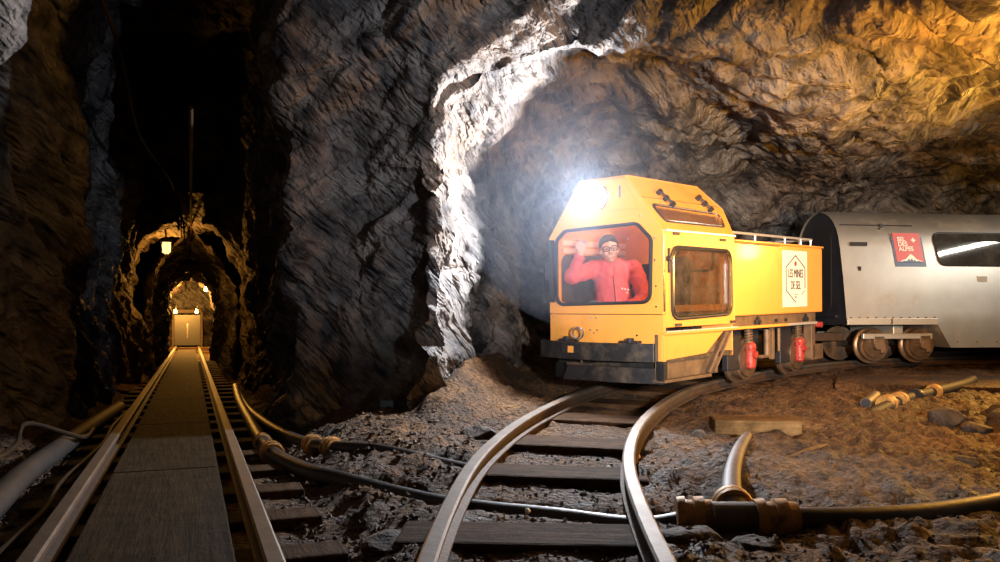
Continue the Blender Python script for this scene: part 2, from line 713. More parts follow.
def mat_glass(name, clear=.85, dust=(.5, .4, .3), dust_lo=.02, dust_hi=.15, gloss=.12):
    m, nt, b, out = nodes(name)
    nt.nodes.remove(b)
    tr = N(nt, 'ShaderNodeBsdfTransparent', Color=(clear, clear, clear, 1))
    gl = N(nt, 'ShaderNodeBsdfGlossy', Roughness=.03)
    df = N(nt, 'ShaderNodeBsdfDiffuse', Color=(*dust, 1))
    fr = N(nt, 'ShaderNodeFresnel', IOR=1.45)
    ml = N(nt, 'ShaderNodeMath', operation='MULTIPLY')
    nt.links.new(fr.outputs[0], ml.inputs[0])
    ml.inputs[1].default_value = gloss / .04 * .4
    m1 = N(nt, 'ShaderNodeMixShader')
    nt.links.new(ml.outputs[0], m1.inputs[0])
    nt.links.new(tr.outputs[0], m1.inputs[1])
    nt.links.new(gl.outputs[0], m1.inputs[2])
    tc = N(nt, 'ShaderNodeTexCoord')
    n1 = N(nt, 'ShaderNodeTexNoise', Scale=7.0, Detail=8.0, Roughness=.7)
    nt.links.new(tc.outputs['Object'], n1.inputs['Vector'])
    mr = N(nt, 'ShaderNodeMapRange')
    nt.links.new(n1.outputs['Fac'], mr.inputs[0])
    mr.inputs[1].default_value = .35
    mr.inputs[2].default_value = .7
    mr.inputs[3].default_value = dust_lo
    mr.inputs[4].default_value = dust_hi
    m2 = N(nt, 'ShaderNodeMixShader')
    nt.links.new(mr.outputs[0], m2.inputs[0])
    nt.links.new(m1.outputs[0], m2.inputs[1])
    nt.links.new(df.outputs[0], m2.inputs[2])
    nt.links.new(m2.outputs[0], out.inputs['Surface'])
    return m


def mat_emit(name, col, strength):
    m, nt, b, out = nodes(name)
    b.inputs['Base Color'].default_value = (*col, 1)
    b.inputs['Emission Color'].default_value = (*col, 1)
    b.inputs['Emission Strength'].default_value = strength
    return m


M = {}
M['rock'] = mat_rock('rock', (.028, .027, .030), (.20, .185, .175), (.85, .66, .52))
M['dirt'] = mat_dirt('dirt')
M['stone'] = mat_simple('stone', (.075, .048, .031), .85, 0, .5, 12, 1.0)
M['stone_dark'] = mat_simple('stone_dark', (.055, .040, .03), .85, 0, .5, 14, 1.0)
M['yellow'] = mat_simple('yellow_paint', (.87, .36, .065), .38, 0, .05, 3, .03, (.5, .25, .05), .08, coat=.15)
M['yellow_in'] = mat_simple('orange_panel', (.75, .30, .07), .5, 0, .1, 6)
M['slat'] = mat_simple('pale_slat', (.8, .5, .3), .45, 0, .1, 6)
M['black'] = mat_simple('black_steel', (.022, .022, .026), .5, .3, .3, 10, .25, (.10, .075, .055), .35)
M['rubber'] = mat_simple('rubber', (.018, .018, .022), .45, 0, .2, 20)
M['rust_dark'] = mat_simple('dark_rust', (.03, .018, .012), .8, 0, .3, 12)
M['grime'] = mat_simple('grimy_steel', (.05, .042, .036), .6, .3, .4, 14, .4, (.12, .075, .045), .5)
M['brown'] = mat_simple('brown_steel', (.17, .105, .06), .55, .2, .3, 10, .3, (.06, .04, .03), .4)
M['wheel'] = mat_simple('wheel_steel', (.22, .15, .10), .38, .75, .3, 10, .2, (.13, .07, .035), .4)
M['tread'] = mat_simple('bright_steel', (.55, .5, .45), .28, 1.0, .15, 30)
M['chrome'] = mat_simple('chrome', (.75, .74, .72), .2, 1.0, .1, 30)
M['silver'] = mat_simple('silver_rail', (.78, .76, .74), .35, .6, .1, 30)
M['red'] = mat_simple('red_paint', (.36, .036, .03), .4, 0, .3, 30, .3, (.14, .05, .03), .35)
M['white'] = mat_simple('cream_white', (.80, .78, .72), .5, 0, .03, 8)
M['ink'] = mat_simple('dark_ink', (.05, .05, .06), .6, 0, .1)
M['sign_red'] = mat_simple('sign_red', (.50, .10, .115), .4, 0, .04)
M['sign_white'] = mat_simple('sign_white', (.85, .85, .85), .45, 0, .03)
M['sign_blue'] = mat_simple('sign_slate', (.07, .12, .24), .4, 0, .05)
M['alu'] = mat_simple('aluminium', (.50, .49, .47), .46, .8, .12, 2.5, .05, (.34, .29, .22), .1)
M['alu_bright'] = mat_simple('bright_aluminium', (.60, .58, .54), .45, .6, .08, 4)
M['alu_dark'] = mat_simple('dark_panel', (.02, .022, .03), .55, .1, .3, 5)
M['rust'] = mat_simple('rust', (.065, .036, .022), .75, .3, .4, 16, .4, (.05, .033, .025), .45)
M['railtop'] = mat_simple('rail_head', (.12, .098, .08), .6, .6, .25, 8, .2, (.11, .065, .04), .35)
M['wood'] = mat_wood('wet_wood', (.03, .015, .007), (.10, .052, .024), 0)
M['wood_light'] = mat_wood('timber', (.08, .042, .016), (.21, .12, .05), 0)
M['board'] = mat_wood('worn_board', (.018, .012, .006), (.05, .033, .017), 1)
M['pipe'] = mat_simple('black_pipe', (.02, .017, .016), .5, 0, .3, 8, .15, (.06, .036, .022), .35)
M['pipe_brown'] = mat_simple('muddy_pipe', (.045, .03, .022), .6, 0, .3, 8, .2, (.12, .08, .05), .35)
M['pipe_grey'] = mat_simple('grey_pipe', (.035, .032, .032), .7, 0, .3, 8, .2, (.05, .04, .03), .3, spec=.2)
M['brass'] = mat_simple('ochre_coupling', (.44, .23, .06), .6, .15, .3, 22, .3, (.07, .04, .02), .35)
M['cable'] = mat_simple('cable', (.035, .022, .012), .7, 0, .3, 8, spec=.1)
M['dusty_cable'] = mat_simple('dusty_cable', (.045, .026, .013), .9, 0, .3, 8, spec=.05)
M['glass'] = mat_glass('cab_glass', .95, (.45, .38, .45), .0, .03, .03)
M['glass_dirty'] = mat_glass('dusty_glass', .8, (.30, .23, .16), .02, .2, .06)
M['glass_dark'] = mat_simple('dark_glass', (.03, .032, .035), .05, 0, .2, 4, 0, (.09, .09, .09), .25, spec=.5)
M['skin'] = mat_simple('skin', (.62, .36, .27), .5, 0, .08, 10)
M['hair'] = mat_simple('hair', (.03, .022, .018), .6, 0, .3, 30)
M['jacket'] = mat_simple('red_jacket', (.66, .10, .12), .7, 0, .12, 12)
M['jacket_dark'] = mat_simple('maroon_vest', (.16, .03, .04), .8, 0, .3, 40)
M['trousers'] = mat_simple('grey_trousers', (.09, .095, .12), .8, 0, .2, 14)
M['plaque'] = mat_simple('blue_plaque', (.16, .25, .33), .4, 0, .2, 20)
M['lamp_on'] = mat_emit('lamp_on', (1.0, .60, .2), 2.6)
M['head_on'] = mat_emit('headlamp_on', (.92, .95, 1.0), 60)
M['cab_on'] = mat_emit('cab_lamp_on', (1.0, .7, .4), 2.5)
M['far_on'] = mat_emit('far_lamp_on', (1.0, .7, .3), 2.2)

# ------------------------------------------------------------------ the lie of the land
K = .83
LO = Vector((1.2577 * K, 6.279 * K, .75 - .75 * K))            # loco origin: front right corner on the ground
LR = Matrix(((.698, -.7159, -.0125), (.7157, .6981, -.0177), (.0214, .0034, .9998)))


def z_curve(X, Y):
    """rail-head height of the climbing curved track"""
    a = .1 + .0355 * (Y - 2.1)
    b = LO.z + .1 * K + .0123 * (X - LO.x) + .0174 * (Y - LO.y)
    d = .02
    return -d * np.log(np.exp(-a / d) + np.exp(-b / d))


def st(X, Y):
    """along / across coordinates of the straight track"""
    return -(X + .106) * .3526 + Y * .9358, (X + .106) * .9358 + Y * .3526


def xy(s, t):
    return -.106 - .3526 * s + .9358 * t, .9358 * s + .3526 * t


def ground(X, Y):
    s, t = st(X, Y)
    k = np.clip((t - .5) / .6, 0, 1)
    k = k * k * (3 - 2 * k)
    zl = -.01585 * (Y - 2.28)
    return (1 - k) * zl + k * (z_curve(X, Y) - .1)


CHAMBER = [(-.3, -3), (-1.35, 0), (-1.85, 2.0), (-2.75, 3.6), (-2.95, 4.5), (-2.1, 4.95), (-1.32, 5.34), (-.88, 5.42), (-.54, 5.24), (-.41, 5.10), (-.29, 5.55),
           (-.03, 6.3), (.2, 7.1), (.75, 8.0), (1.6, 8.9), (2.6, 9.5), (4, 9.9), (6, 10.2), (9.5, 10.4), (9.5, -3)]
SLOT = [xy(1.5, -.95), xy(4.5, -.95), xy(8, -.68), xy(10.0, -.5), xy(10.0, .72), xy(5, .72), xy(1.5, .9)]


def sdf_poly(X, Y, poly):
    """distance inside a plan polygon (positive inside)"""
    d = np.full(X.shape, 1e9, np.float32)
    inside = np.zeros(X.shape, bool)
    n = len(poly)
    for i in range(n):
        ax, ay = poly[i]
        bx, by = poly[(i + 1) % n]
        ex, ey = bx - ax, by - ay
        t = np.clip(((X - ax) * ex + (Y - ay) * ey) / (ex * ex + ey * ey), 0, 1)
        d = np.minimum(d, (X - ax - t * ex) ** 2 + (Y - ay - t * ey) ** 2)
        c = ((ay <= Y) & (by > Y)) | ((by <= Y) & (ay > Y))
        with np.errstate(divide='ignore', invalid='ignore'):
            xi = ax + (Y - ay) / (ey if ey else 1e-9) * ex
        inside ^= c & (X < xi)
    return np.where(inside, 1, -1) * np.sqrt(d)


def void(X, Y, Z):
    """open space of the mine: chamber, tall slot and low arched tunnel; X, Y 2D arrays, Z 1D"""
    dc = sdf_poly(X, Y, CHAMBER)[:, :, None]
    zz = Z[None, None, :]
    lip = 5.18 - .14 * (X + .4)
    k = np.clip((lip - Y) / .35, 0, 1)
    g = np.clip((X - .9) / 1.3, 0, 1)
    # low vault over the curved track; in front of its arch the roof stands higher
    ztop = (2.36 - .10 * np.clip(X - .9, 0, 2) + .06 * np.clip(X - 3, 0, 4) + .8 * k * k * (3 - 2 * k) * (1 - g * g * (3 - 2 * g)))[:, :, None]
    z0 = 1.45
    u = np.clip((zz - z0) / (ztop - z0), 0, 1)
    inset = 1.05 * (1 - np.sqrt(np.clip(1 - u * u, 0, 1)))
    Fc = np.minimum(dc - inset, ztop - zz)
    # a boss of rock added off the left wall to catch headlamp light
    boss = np.sqrt((X[:, :, None] + 2.74) ** 2 + (Y[:, :, None] - 3.85) ** 2 + ((zz - 2.45) * .9) ** 2) - .52
    s, t = st(X, Y)
    ds = sdf_poly(X, Y, SLOT)[:, :, None]
    Fs = np.minimum(ds - .05 * np.clip(zz - .8, 0, 3), 3.5 - zz)
    zf = (zz + .01585 * (Y[:, :, None] - 2.28))
    c = .09 + 0 * s
    w = .57 + .07 * np.exp(-np.clip(s - 9.9, 0, 9) / .7) + .22 * np.clip((s - 20) / 2, 0, 1)
    side = (w - np.abs(t - c))[:, :, None]
    u = np.clip((zf - 1.05) / (.81 + .03 * np.exp(-np.clip(s - 9.9, 0, 9) / .7)[:, :, None]), 0, 1)
    Ft = np.minimum(side - .5 * (1 - np.sqrt(np.clip(1 - u * u, 0, 1))), 2.2 - zf)
    Ft = np.minimum(Ft, np.minimum(s - 8, 27.2 - s)[:, :, None])
    F = np.minimum(np.maximum(np.maximum(Fc, Fs), Ft), boss)
    return F.astype(np.float32)


def fol(P):
    """foliation coordinates: first axis across the layers"""
    R = np.array(Matrix.Rotation(math.radians(-48), 3, 'Y') @ Matrix.Rotation(math.radians(20), 3, 'X') @ Matrix.Rotation(math.radians(18), 3, 'Z')).T
    return P @ R.astype(np.float32)


def rock_relief(P):
    P = P.astype(np.float32)
    q = fol(P)
    w = np.stack([vnoise(P * .8, 51), vnoise(P * .8, 52), vnoise(P * .8, 53)], -1) * .25
    q = q + w
    st_ = np.array([3.2, .9, .9], np.float32)
    d = .11 * vnoise(P * .9, 3) + .07 * vnoise(P * 2.1, 4)
    a = vnoise(q * st_ * .75, 5)
    b = vnoise(q * st_ * 1.7, 6)
    c = vnoise(q * st_ * 3.9, 7)
    e = vnoise(q * st_ * 1.1 + 7, 12)
    # stepped layers: broken slabs with sharp edges, cracks between them
    d = d + .085 * (np.abs(a) ** .6 * np.sign(a)) + .055 * (np.abs(b) ** .55 * np.sign(b)) + .030 * (np.abs(c) ** .6 * np.sign(c))
    d = d - .05 * np.exp(-(e / .07) ** 2)
    d = d + .020 * vnoise(q * st_ * 7, 8) + .018 * vnoise(P * 11, 11) + .010 * vnoise(P * 23, 13)
    return d


def carve(lo, hi, h, to_world=None):
    xs, ys, zs = (np.arange(lo[i], hi[i], h[i] if isinstance(h, tuple) else h, dtype=np.float32) for i in range(3))
    A, B = np.meshgrid(xs, ys, indexing='ij')
    if to_world:
        X, Y = to_world(A, B)
    else:
        X, Y = A, B
    Fv = void(X, Y, zs)
    V, Q = surface_nets(Fv, lo, h)
    if to_world:
        X, Y = to_world(V[:, 0], V[:, 1])
        V = np.stack([X, Y, V[:, 2]], -1)
    Nn = vert_normals(V, Q)
    V = V + Nn * (rock_relief(V) - .02)[:, None]
    Nn = vert_normals(V, Q)
    return V, Q, Nn


def split(V, Q, Nn, names):
    c = V[Q].mean(1)
    n = Nn[Q].mean(1)
    s, t = st(c[:, 0], c[:, 1])
    lab = np.full(len(Q), 'wall_back', dtype=object)
    nose = (c[:, 0] < .3) | (t < .75)
    lab[nose & (t > .1)] = 'wall_pillar'
    lab[t <= .1] = 'wall_left'
    lab[(c[:, 0] > 8.9)] = 'wall_right'
    lab[(c[:, 1] < -2.4)] = 'wall_front'
    lab[(n[:, 2] < -.6)] = 'ceiling'
    for nm in np.unique(lab.astype(str)):
        q = Q[lab == nm]
        yield names.get(nm, nm), q


V, Q, Nn = carve((-5.0, 3.5, -.35), (8.2, 11.4, 3.75), .028)
c = V[Q].mean(1)
sq, tq = st(c[:, 0], c[:, 1])
Q = Q[(sq < 11.3) & (c[:, 2] > -.33)]
for nm, q in split(V, Q, Nn, {}):
    tag(fast_mesh(nm, V, q, M['rock'], Nn), kind='structure')
# behind and beside the camera, coarser
V, Q, Nn = carve((-3.6, -3.6, -.35), (10.2, 11.2, 3.75), .12)
c = V[Q].mean(1)
Q = Q[((c[:, 1] < 3.55) | (c[:, 0] > 8.1)) & (c[:, 2] > -.3)]
for nm, q in split(V, Q, Nn, {'wall_pillar': 'wall_near', 'wall_back': 'wall_near'}):
    tag(fast_mesh(nm, V, q, M['rock'], Nn), kind='structure')
# the low tunnel ahead, cut along its own axis
V, Q, Nn = carve((11.0, -1.5, -.9), (27.6, 1.6, 2.2), (.07, .045, .045), lambda s, t: xy(s, t)) if False else carve((11.0, -1.5, -.9), (27.6, 1.6, 2.2), .05, lambda s, t: xy(s, t))
c = V[Q].mean(1)
Q = Q[c[:, 2] > -.7]
nz = Nn[Q].mean(1)
sc_, tc_ = st(c[c[:, 2] > -.7][:, 0], c[c[:, 2] > -.7][:, 1])
lab = np.where(nz[:, 2] < -.6, 0, np.where(sc_ > 27.0, 3, np.where(tc_ < .1, 1, 2)))
for k, nm in enumerate(('ceiling_tunnel', 'wall_tunnel_left', 'wall_tunnel_right', 'wall_tunnel_end')):
    if (lab == k).any():
        tag(fast_mesh(nm, V, Q[lab == k], M['rock'], Nn), kind='structure')


def lay(pts, off):
    return [(x, y, float(ground(np.array(x), np.array(y))) + off + dz) for x, y, dz in pts]


LOW_PIPE = lay([(-2.9, 9.0, .0), (-2.35, 7.4, .0), (-1.785, 5.853, .0), (-1.274, 4.503, .0), (-.947, 3.882, .0), (-.693, 3.552, -.005), (-.231, 3.17, -.055), (.219, 3.02, -.07), (.485, 2.87, -.06),
                (.646, 2.80, -.02), (.786, 2.755, .0)], .03)
UP_PIPE = lay([(-2.65, 8.3, .0), (-2.063, 6.712, .0), (-1.686, 5.81, .0), (-1.327, 5.03, .0), (-.98, 4.42, .0), (-.591, 4.05, -.01), (-.183, 3.79, -.055), (.17, 3.56, -.07), (.45, 3.43, -.12)], .03)
PIPES = [(LOW_PIPE[2:], .04), (UP_PIPE[2:], .033)]

# ------------------------------------------------------------------ floor
def floor_z(X, Y, detail=True):
    z = ground(X, Y)
    d = sdf_poly(X, Y, CHAMBER)
    ds = sdf_poly(X, Y, SLOT)
    dd = np.maximum(d, ds)
    s, t = st(X, Y)
    # rubble heaped against the rock, worn low between the rails of the curve
    lump = vnoise(np.stack([X * 1.3, Y * 1.3, X * 0], -1), 61)
    z = z + (.20 + .1 * lump) * np.exp(-np.clip(dd, 0, 9) / .22) * np.clip((X + .62) / .35, 0, 1) * np.clip((t - .62) / .15, 0, 1)
    z = z + .10 * np.exp(-np.clip(dd, 0, 9) / .15) * (t < 0)
    dr = np.abs(curve_dist(X, Y))
    cen = np.clip((.36 - dr) / .07, 0, 1)
    z = z - .012 * cen + .012 * (1 - cen) - .004
    z = np.where(np.abs(t) < .75, np.minimum(z, -.01585 * (Y - 2.28) - .02 + .3 * np.clip(np.abs(t) - .62, 0, 1)), z)
    z = pipe_trench(X, Y, z)
    if detail:
        P = np.stack([X, Y, X * 0], -1)
        amp = np.clip(dr / .5, .35, 1) * np.where(np.abs(t) < .6, .35, 1)
        z = z + amp * (.024 * vnoise(P * 2.2, 70) + .020 * fbm(P * 6, 71, 3) + .024 * np.abs(vnoise(P * 13, 74)) + .012 * vnoise(P * 29, 75))
    return z


# centre line of the curved track
_S = np.array([-2, 0, .9, 1.45, 2.0, 2.5, 3.05, 3.6, 4.2, 4.85, 5.8, 6.5, 7.1, 7.6, 8.3, 9.5, 12, 16])
_H = np.array([-1, 1.5, 5, 10.5, 14.5, 18.5, 21.5, 26, 34, 41, 46, 56, 66, 76, 80, 82, 83, 84])
_ss = np.arange(-2, 13, .02)
_h = np.radians(np.interp(_ss, _S, _H))
_i0 = int(2 / .02)
_x = np.cumsum(np.sin(_h)) * .02
_y = np.cumsum(np.cos(_h)) * .02
_x += .437 - _x[_i0]
_y += 2.134 - _y[_i0]
GAUGE = .63


def offset_curve(d, step=6):
    """points of the curve moved d to the left of the right-hand rail"""
    X = _x - d * np.cos(_h)
    Y = _y + d * np.sin(_h)
    return X[::step], Y[::step]


_cx, _cy = offset_curve(GAUGE / 2, 8)


def pipe_trench(X, Y, z):
    for path, r in PIPES:
        for i in range(len(path) - 1):
            (ax, ay, az), (bx, by, bz) = path[i], path[i + 1]
            ex, ey = bx - ax, by - ay
            t = np.clip(((X - ax) * ex + (Y - ay) * ey) / (ex * ex + ey * ey), 0, 1)
            d = np.sqrt((X - ax - t * ex) ** 2 + (Y - ay - t * ey) ** 2)
            bed = az + t * (bz - az) - r * .55 + np.clip(d - r * 1.3, 0, 9) * 1.1
            z = np.where(d < .35, np.minimum(z, bed), z)
    return z


def curve_dist(X, Y):
    out = np.full(X.shape, 99.0, np.float32)
    for a, b in zip(_cx, _cy):
        out = np.minimum(out, (X - a) ** 2 + (Y - b) ** 2)
    return np.sqrt(out)


def grid_mesh(name, X, Y, Z, mat, mask=None):
    nx, ny = X.shape
    V = np.stack([X, Y, Z], -1).reshape(-1, 3)
    i = np.arange(nx * ny).reshape(nx, ny)
    Qd = np.stack([i[:-1, :-1], i[1:, :-1], i[1:, 1:], i[:-1, 1:]], -1).reshape(-1, 4)
    if mask is not None:
        Qd = Qd[mask(V[Qd].mean(1))]
    return fast_mesh(name, V, Qd, mat)


ys = [1.3]
while ys[-1] < 11:
    ys.append(ys[-1] + .0085 * ys[-1] + .002)
X, Y = np.meshgrid(np.arange(-4.6, 8.4, .021), np.array(ys), indexing='ij')
tag(grid_mesh('floor', X, Y, floor_z(X, Y), M['dirt'],
              lambda c: (np.abs(c[:, 0]) < .72 * c[:, 1] + .6) & (sdf_poly(c[:, 0], c[:, 1], CHAMBER) > -.5) | (np.abs(st(c[:, 0], c[:, 1])[1]) < 1.5)), kind='structure')
X, Y = np.meshgrid(np.arange(-3.6, 10, .1), np.arange(-3.4, 11, .1), indexing='ij')
tag(grid_mesh('floor_near', X, Y, floor_z(X, Y, False) - .012, M['dirt'],
              lambda c: (c[:, 1] < 1.4) | (np.abs(c[:, 0]) > .72 * c[:, 1] + .5)), kind='structure')
A, B = np.meshgrid(np.arange(9.5, 27.6, .06), np.arange(-1.4, 1.5, .05), indexing='ij')
X, Y = xy(A, B)
Zt = -.01585 * (Y - 2.28) - .03 + .02 * fbm(np.stack([X * 5, Y * 5, X * 0], -1), 80, 3) + .25 * np.clip(np.abs(B - .09) - .45, 0, 1)
tag(grid_mesh('floor_tunnel', X, Y, Zt, M['dirt']), kind='structure')

# ------------------------------------------------------------------ tracks
RAIL = [(-.034, -.078), (.034, -.078), (.034, -.07), (.009, -.06), (.009, -.03), (.025, -.022), (.027, -.006), (.020, 0), (-.020, 0), (-.027, -.006),
        (-.025, -.022), (-.009, -.03), (-.009, -.06), (-.034, -.07)]
RAILM = [0, 0, 0, 0, 0, 1, 1, 1, 1, 1, 0, 0, 0, 0]
for d, lb in ((0, 'inner rail of the curved track, running to the right-hand wheels of the yellow locomotive'),
              (GAUGE, 'outer rail of the curved track, beside the foot of the rock pillar')):
    X, Y = offset_curve(d, 4)
    X, Y = X[(Y > .8) & (X < 8)], Y[(Y > .8) & (X < 8)]
    Z = z_curve(X, Y)
    o = MB().sweep(RAIL, list(zip(X, Y, Z)), fm=RAILM).build('rail', [M['rust'], M['railtop']])
    tag(o, lb, 'rail')
for t, lb in ((-.305, 'left-hand straight rail leading into the dark tunnel'), (.305, 'right-hand straight rail leading into the dark tunnel')):
    pts = []
    for s in np.arange(.8, 26.6, .4):
        x, y = xy(s, t)
        pts.append((x, y, .1 - .01585 * (y - 2.28)))
    o = MB().sweep(RAIL, pts, fm=RAILM).build('rail', [M['rust'], M['railtop']])
    tag(o, lb, 'rail')

# sleepers under the curve
for i, (sc, w, l) in enumerate(((.50, .24, .95), (1.36, .24, .80), (2.02, .28, .80), (2.8, .3, .80), (3.5, .26, .8), (4.2, .24, .8), (5.0, .24, .95), (5.8, .24, .95), (6.6, .24, .95),
                                (7.4, .24, .95), (8.2, .24, .95))):
    j = int(round((sc + 2) / .02))
    hx, hy = math.sin(_h[j]), math.cos(_h[j])
    cx, cy = _x[j] - GAUGE / 2 * hy, _y[j] + GAUGE / 2 * hx
    zt = float(z_curve(cx, cy)) - .08
    ln = Vector((hy, -hx, float(z_curve(cx + hy, cy - hx) - z_curve(cx, cy)))).normalized()
    fw = Vector((hx, hy, float(z_curve(cx + hx, cy + hy) - z_curve(cx, cy))))
    fw = (fw - ln * fw.dot(ln)).normalized()
    R = Matrix((ln, fw, ln.cross(fw))).transposed()
    o = MB().box((-l / 2, -w / 2, -.11), (l / 2, w / 2, 0)).build('sleeper', M['wood'], bevel=.012)
    o.matrix_world = Matrix.Translation((cx, cy, zt)) @ R.to_4x4()
    pl = ['nearest the camera, crossing the bottom edge of the photo', 'second from the camera, between the two black pipes', 'third from the camera, behind the upper black pipe',
          'fourth from the camera', 'fifth from the camera, in front of the locomotive', 'in the shade right under the locomotive nose']
    if i < 6:
        tag(o, 'dark sleeper of the curved track, ' + pl[i], 'sleeper', 'sleepers of the curved track')
    else:
        tag(o, 'dark wooden sleeper of the curved track, hidden in shade beneath the train', 'sleeper', 'sleepers of the curved track')

# sleepers and boards of the straight track
proto = MB().box((-.08, -.53, -.1), (.08, .53, 0)).build('sleeper', M['wood'], bevel=.01)
k = 0
for s in np.arange(1.5, 17, .52):
    o = proto if k == 0 else proto.copy()
    if k:
        COL.objects.link(o)
    x, y = xy(s, .02)
    o.matrix_world = Matrix.Translation((x, y, .02 - .01585 * (y - 2.28))) @ Matrix.Rotation(math.radians(90 + 20.65), 4, 'Z')
    tag(o, 'dark wooden sleeper of the straight track, its ends showing outside the rails like ladder rungs', 'sleeper', 'sleepers of the straight track')
    k += 1
seams = [1.2, 3.93, 5.78, 7.7, 9.9, 12.2, 14.5, 17.0, 20.0, 23.5]
pl = ['nearest the camera, worn and lit', 'second from the camera, in shade', 'third from the camera', 'fourth from the camera', 'fifth from the camera, at the tunnel mouth',
      'sixth from the camera, just inside the arch', 'seventh from the camera', 'eighth from the camera', 'farthest but one', 'farthest from the camera']
for i, (a, b) in enumerate(zip(seams, seams[1:] + [26.5])):
    x0, y0 = xy(a + .008, 0)
    x1, y1 = xy(b - .008, 0)
    o = MB().box((-.225, 0, -.035), (.215, b - a - .016, 0)).build('walkway_board', M['board'], bevel=.006)
    d = Vector((x1 - x0, y1 - y0, -.01585 * (y1 - y0)))
    fw = d.normalized()
    sd = Vector((.9358, .3526, 0))
    R = Matrix((sd, fw, sd.cross(fw))).transposed()
    o.matrix_world = Matrix.Translation((x0, y0, .066 - .01585 * (y0 - 2.28))) @ R.to_4x4()
    tag(o, 'wide walkway board between the straight rails, ' + pl[i], 'board', 'walkway boards')

# ------------------------------------------------------------------ locomotive
LM = Matrix.Translation(LO) @ LR.to_4x4()
loco = empty('mine_locomotive', mat=LM)
tag(loco, 'yellow mine locomotive with a lit headlamp standing on the curved track', 'locomotive')


def P(name, mb, mat, parent=None, smooth=False, bevel=0):
    mb.k = K
    return mb.build(name, mat, parent if parent is not None else loco, smooth, bevel)


W, EV, TP, CH = 1.144, 1.378, 1.834, .34          # width, eaves, top, roof chamfer
LC, LL = 1.10, 2.918                              # cab length, whole length
f3 = lambda s, w: (0.0, s, w)
FW = rpoly([(1.045, .822), (.128, .838), (.113, 1.31), (.237, 1.43), (.955, 1.418), (1.045, 1.345)], [.07, .07, .06, .07, .07, .06])
m = MB()
m.plate([(0, .732), (W, .732), (W, EV), (W - CH, TP), (CH, TP), (0, EV)], [FW], f3, (-1, 0, 0), .03)
cab = P('cab_body', m, M['yellow'], bevel=.004)
# lower front
m = MB()
m.box((.004, .0, .36), (.034, W, .727))
fa = P('front_apron', m, M['yellow'], bevel=.003)
for s, w in ((.70, .70), (.64, .70), (.70, .60), (.63, .60), (.665, .575), (.24, .565), (.06, .79), (.07, 1.15), (.07, 1.32), (.2, 1.5), (.13, 1.35), (.06, .95)):
    P('rivet', MB().cyl((-.006, s, w), (.01, s, w), .008, n=8), M['chrome'], fa)
# upper lamp hatch: raised trapezoid plate
m = MB()
m.plate([(.20, 1.56), (W - .20, 1.56), (W - .365, 1.80), (.365, 1.80)], [], lambda s, w: (-.012, s, w), (-1, 0, 0), .012)
P('lamp_hatch', m, M['yellow'], bevel=.003)
# sides
SW = rpoly([(.125, .70), (1.035, .72), (1.027, 1.24), (.123, 1.245)], .09)
s3 = lambda l, w: (l, 0.0, w)
m = MB()
m.plate([(.03, .63), (LC, .63), (LC, EV), (.03, EV)], [SW], s3, (0, -1, 0), .03)
P('side_panel', m, M['yellow'], bevel=.004)
m = MB()
m.plate([(.03, .36), (LC, .36), (LC, EV), (.03, EV)], [SW], lambda l, w: (l, W, w), (0, 1, 0), .03)
P('side_panel', m, M['yellow'], bevel=.004)
# roof
vr = np.array([CH, TP - EV])
vr = vr / np.hypot(*vr)
RWs = [(.13, .105), (1.03, .105), (1.10, .235), (.09, .26)]          # roof window, along l / up the slope
RW = rpoly(RWs, [.05, .05, .04, .05])
r3 = lambda l, q: (l, q * vr[0], EV + q * vr[1])
rn = (0, -vr[1], vr[0])
SL = math.hypot(CH, TP - EV)
m = MB()
m.plate([(.03, 0), (LC, 0), (LC + .15, SL * .55), (LC - .02, SL), (.03, SL)], [RW], r3, rn, .025)
P('roof_panel', m, M['yellow'], bevel=.003)
m = MB()
m.plate([(.03, 0), (LC, 0), (LC + .15, SL * .55), (LC - .02, SL), (.03, SL)], [], lambda l, q: (l, W - q * vr[0], EV + q * vr[1]), (0, vr[1], vr[0]), .025)
P('roof_panel', m, M['yellow'], bevel=.003)
m = MB()
m.box((0, CH - .005, TP - .025), (LC - .02, W - CH + .005, TP))
P('roof_top', m, M['yellow'], bevel=.004)
m = MB()
m.plate([(0.02, .36), (W - .02, .36), (W - .02, EV), (W - CH, TP - .01), (CH, TP - .01), (.02, EV)], [], lambda s, w: (LC, s, w), (1, 0, 0), .03)
bp_ = P('back_panel', m, M['yellow_in'], bevel=.003)
for i in range(2):
    P('slat', MB().box((.12, W - .06, 1.255 + i * .065), (1.04, W - .032, 1.30 + i * .065)), M['slat'], bp_, bevel=.006)
P('back_board', MB().box((LC - .045, .10, .95), (LC - .03, .95, 1.50)), M['yellow_in'], bp_, bevel=.006)
m = MB()
m.ring(rpoly([(.18, 1.1), (.52, 1.1), (.52, 1.45), (.18, 1.45)], .05), .02, lambda s_, w: (LC - .045, s_, w), (-1, 0, 0), .015)
P('hatch_frame', m, M['rubber'], bp_, smooth=True)
m = MB()
m.box((LC - .06, .55, .38), (LC - .031, 1.1, 1.17))  # dark board added to darken the cab interior
P('shade_board', m, M['rubber'], bp_, bevel=.006)
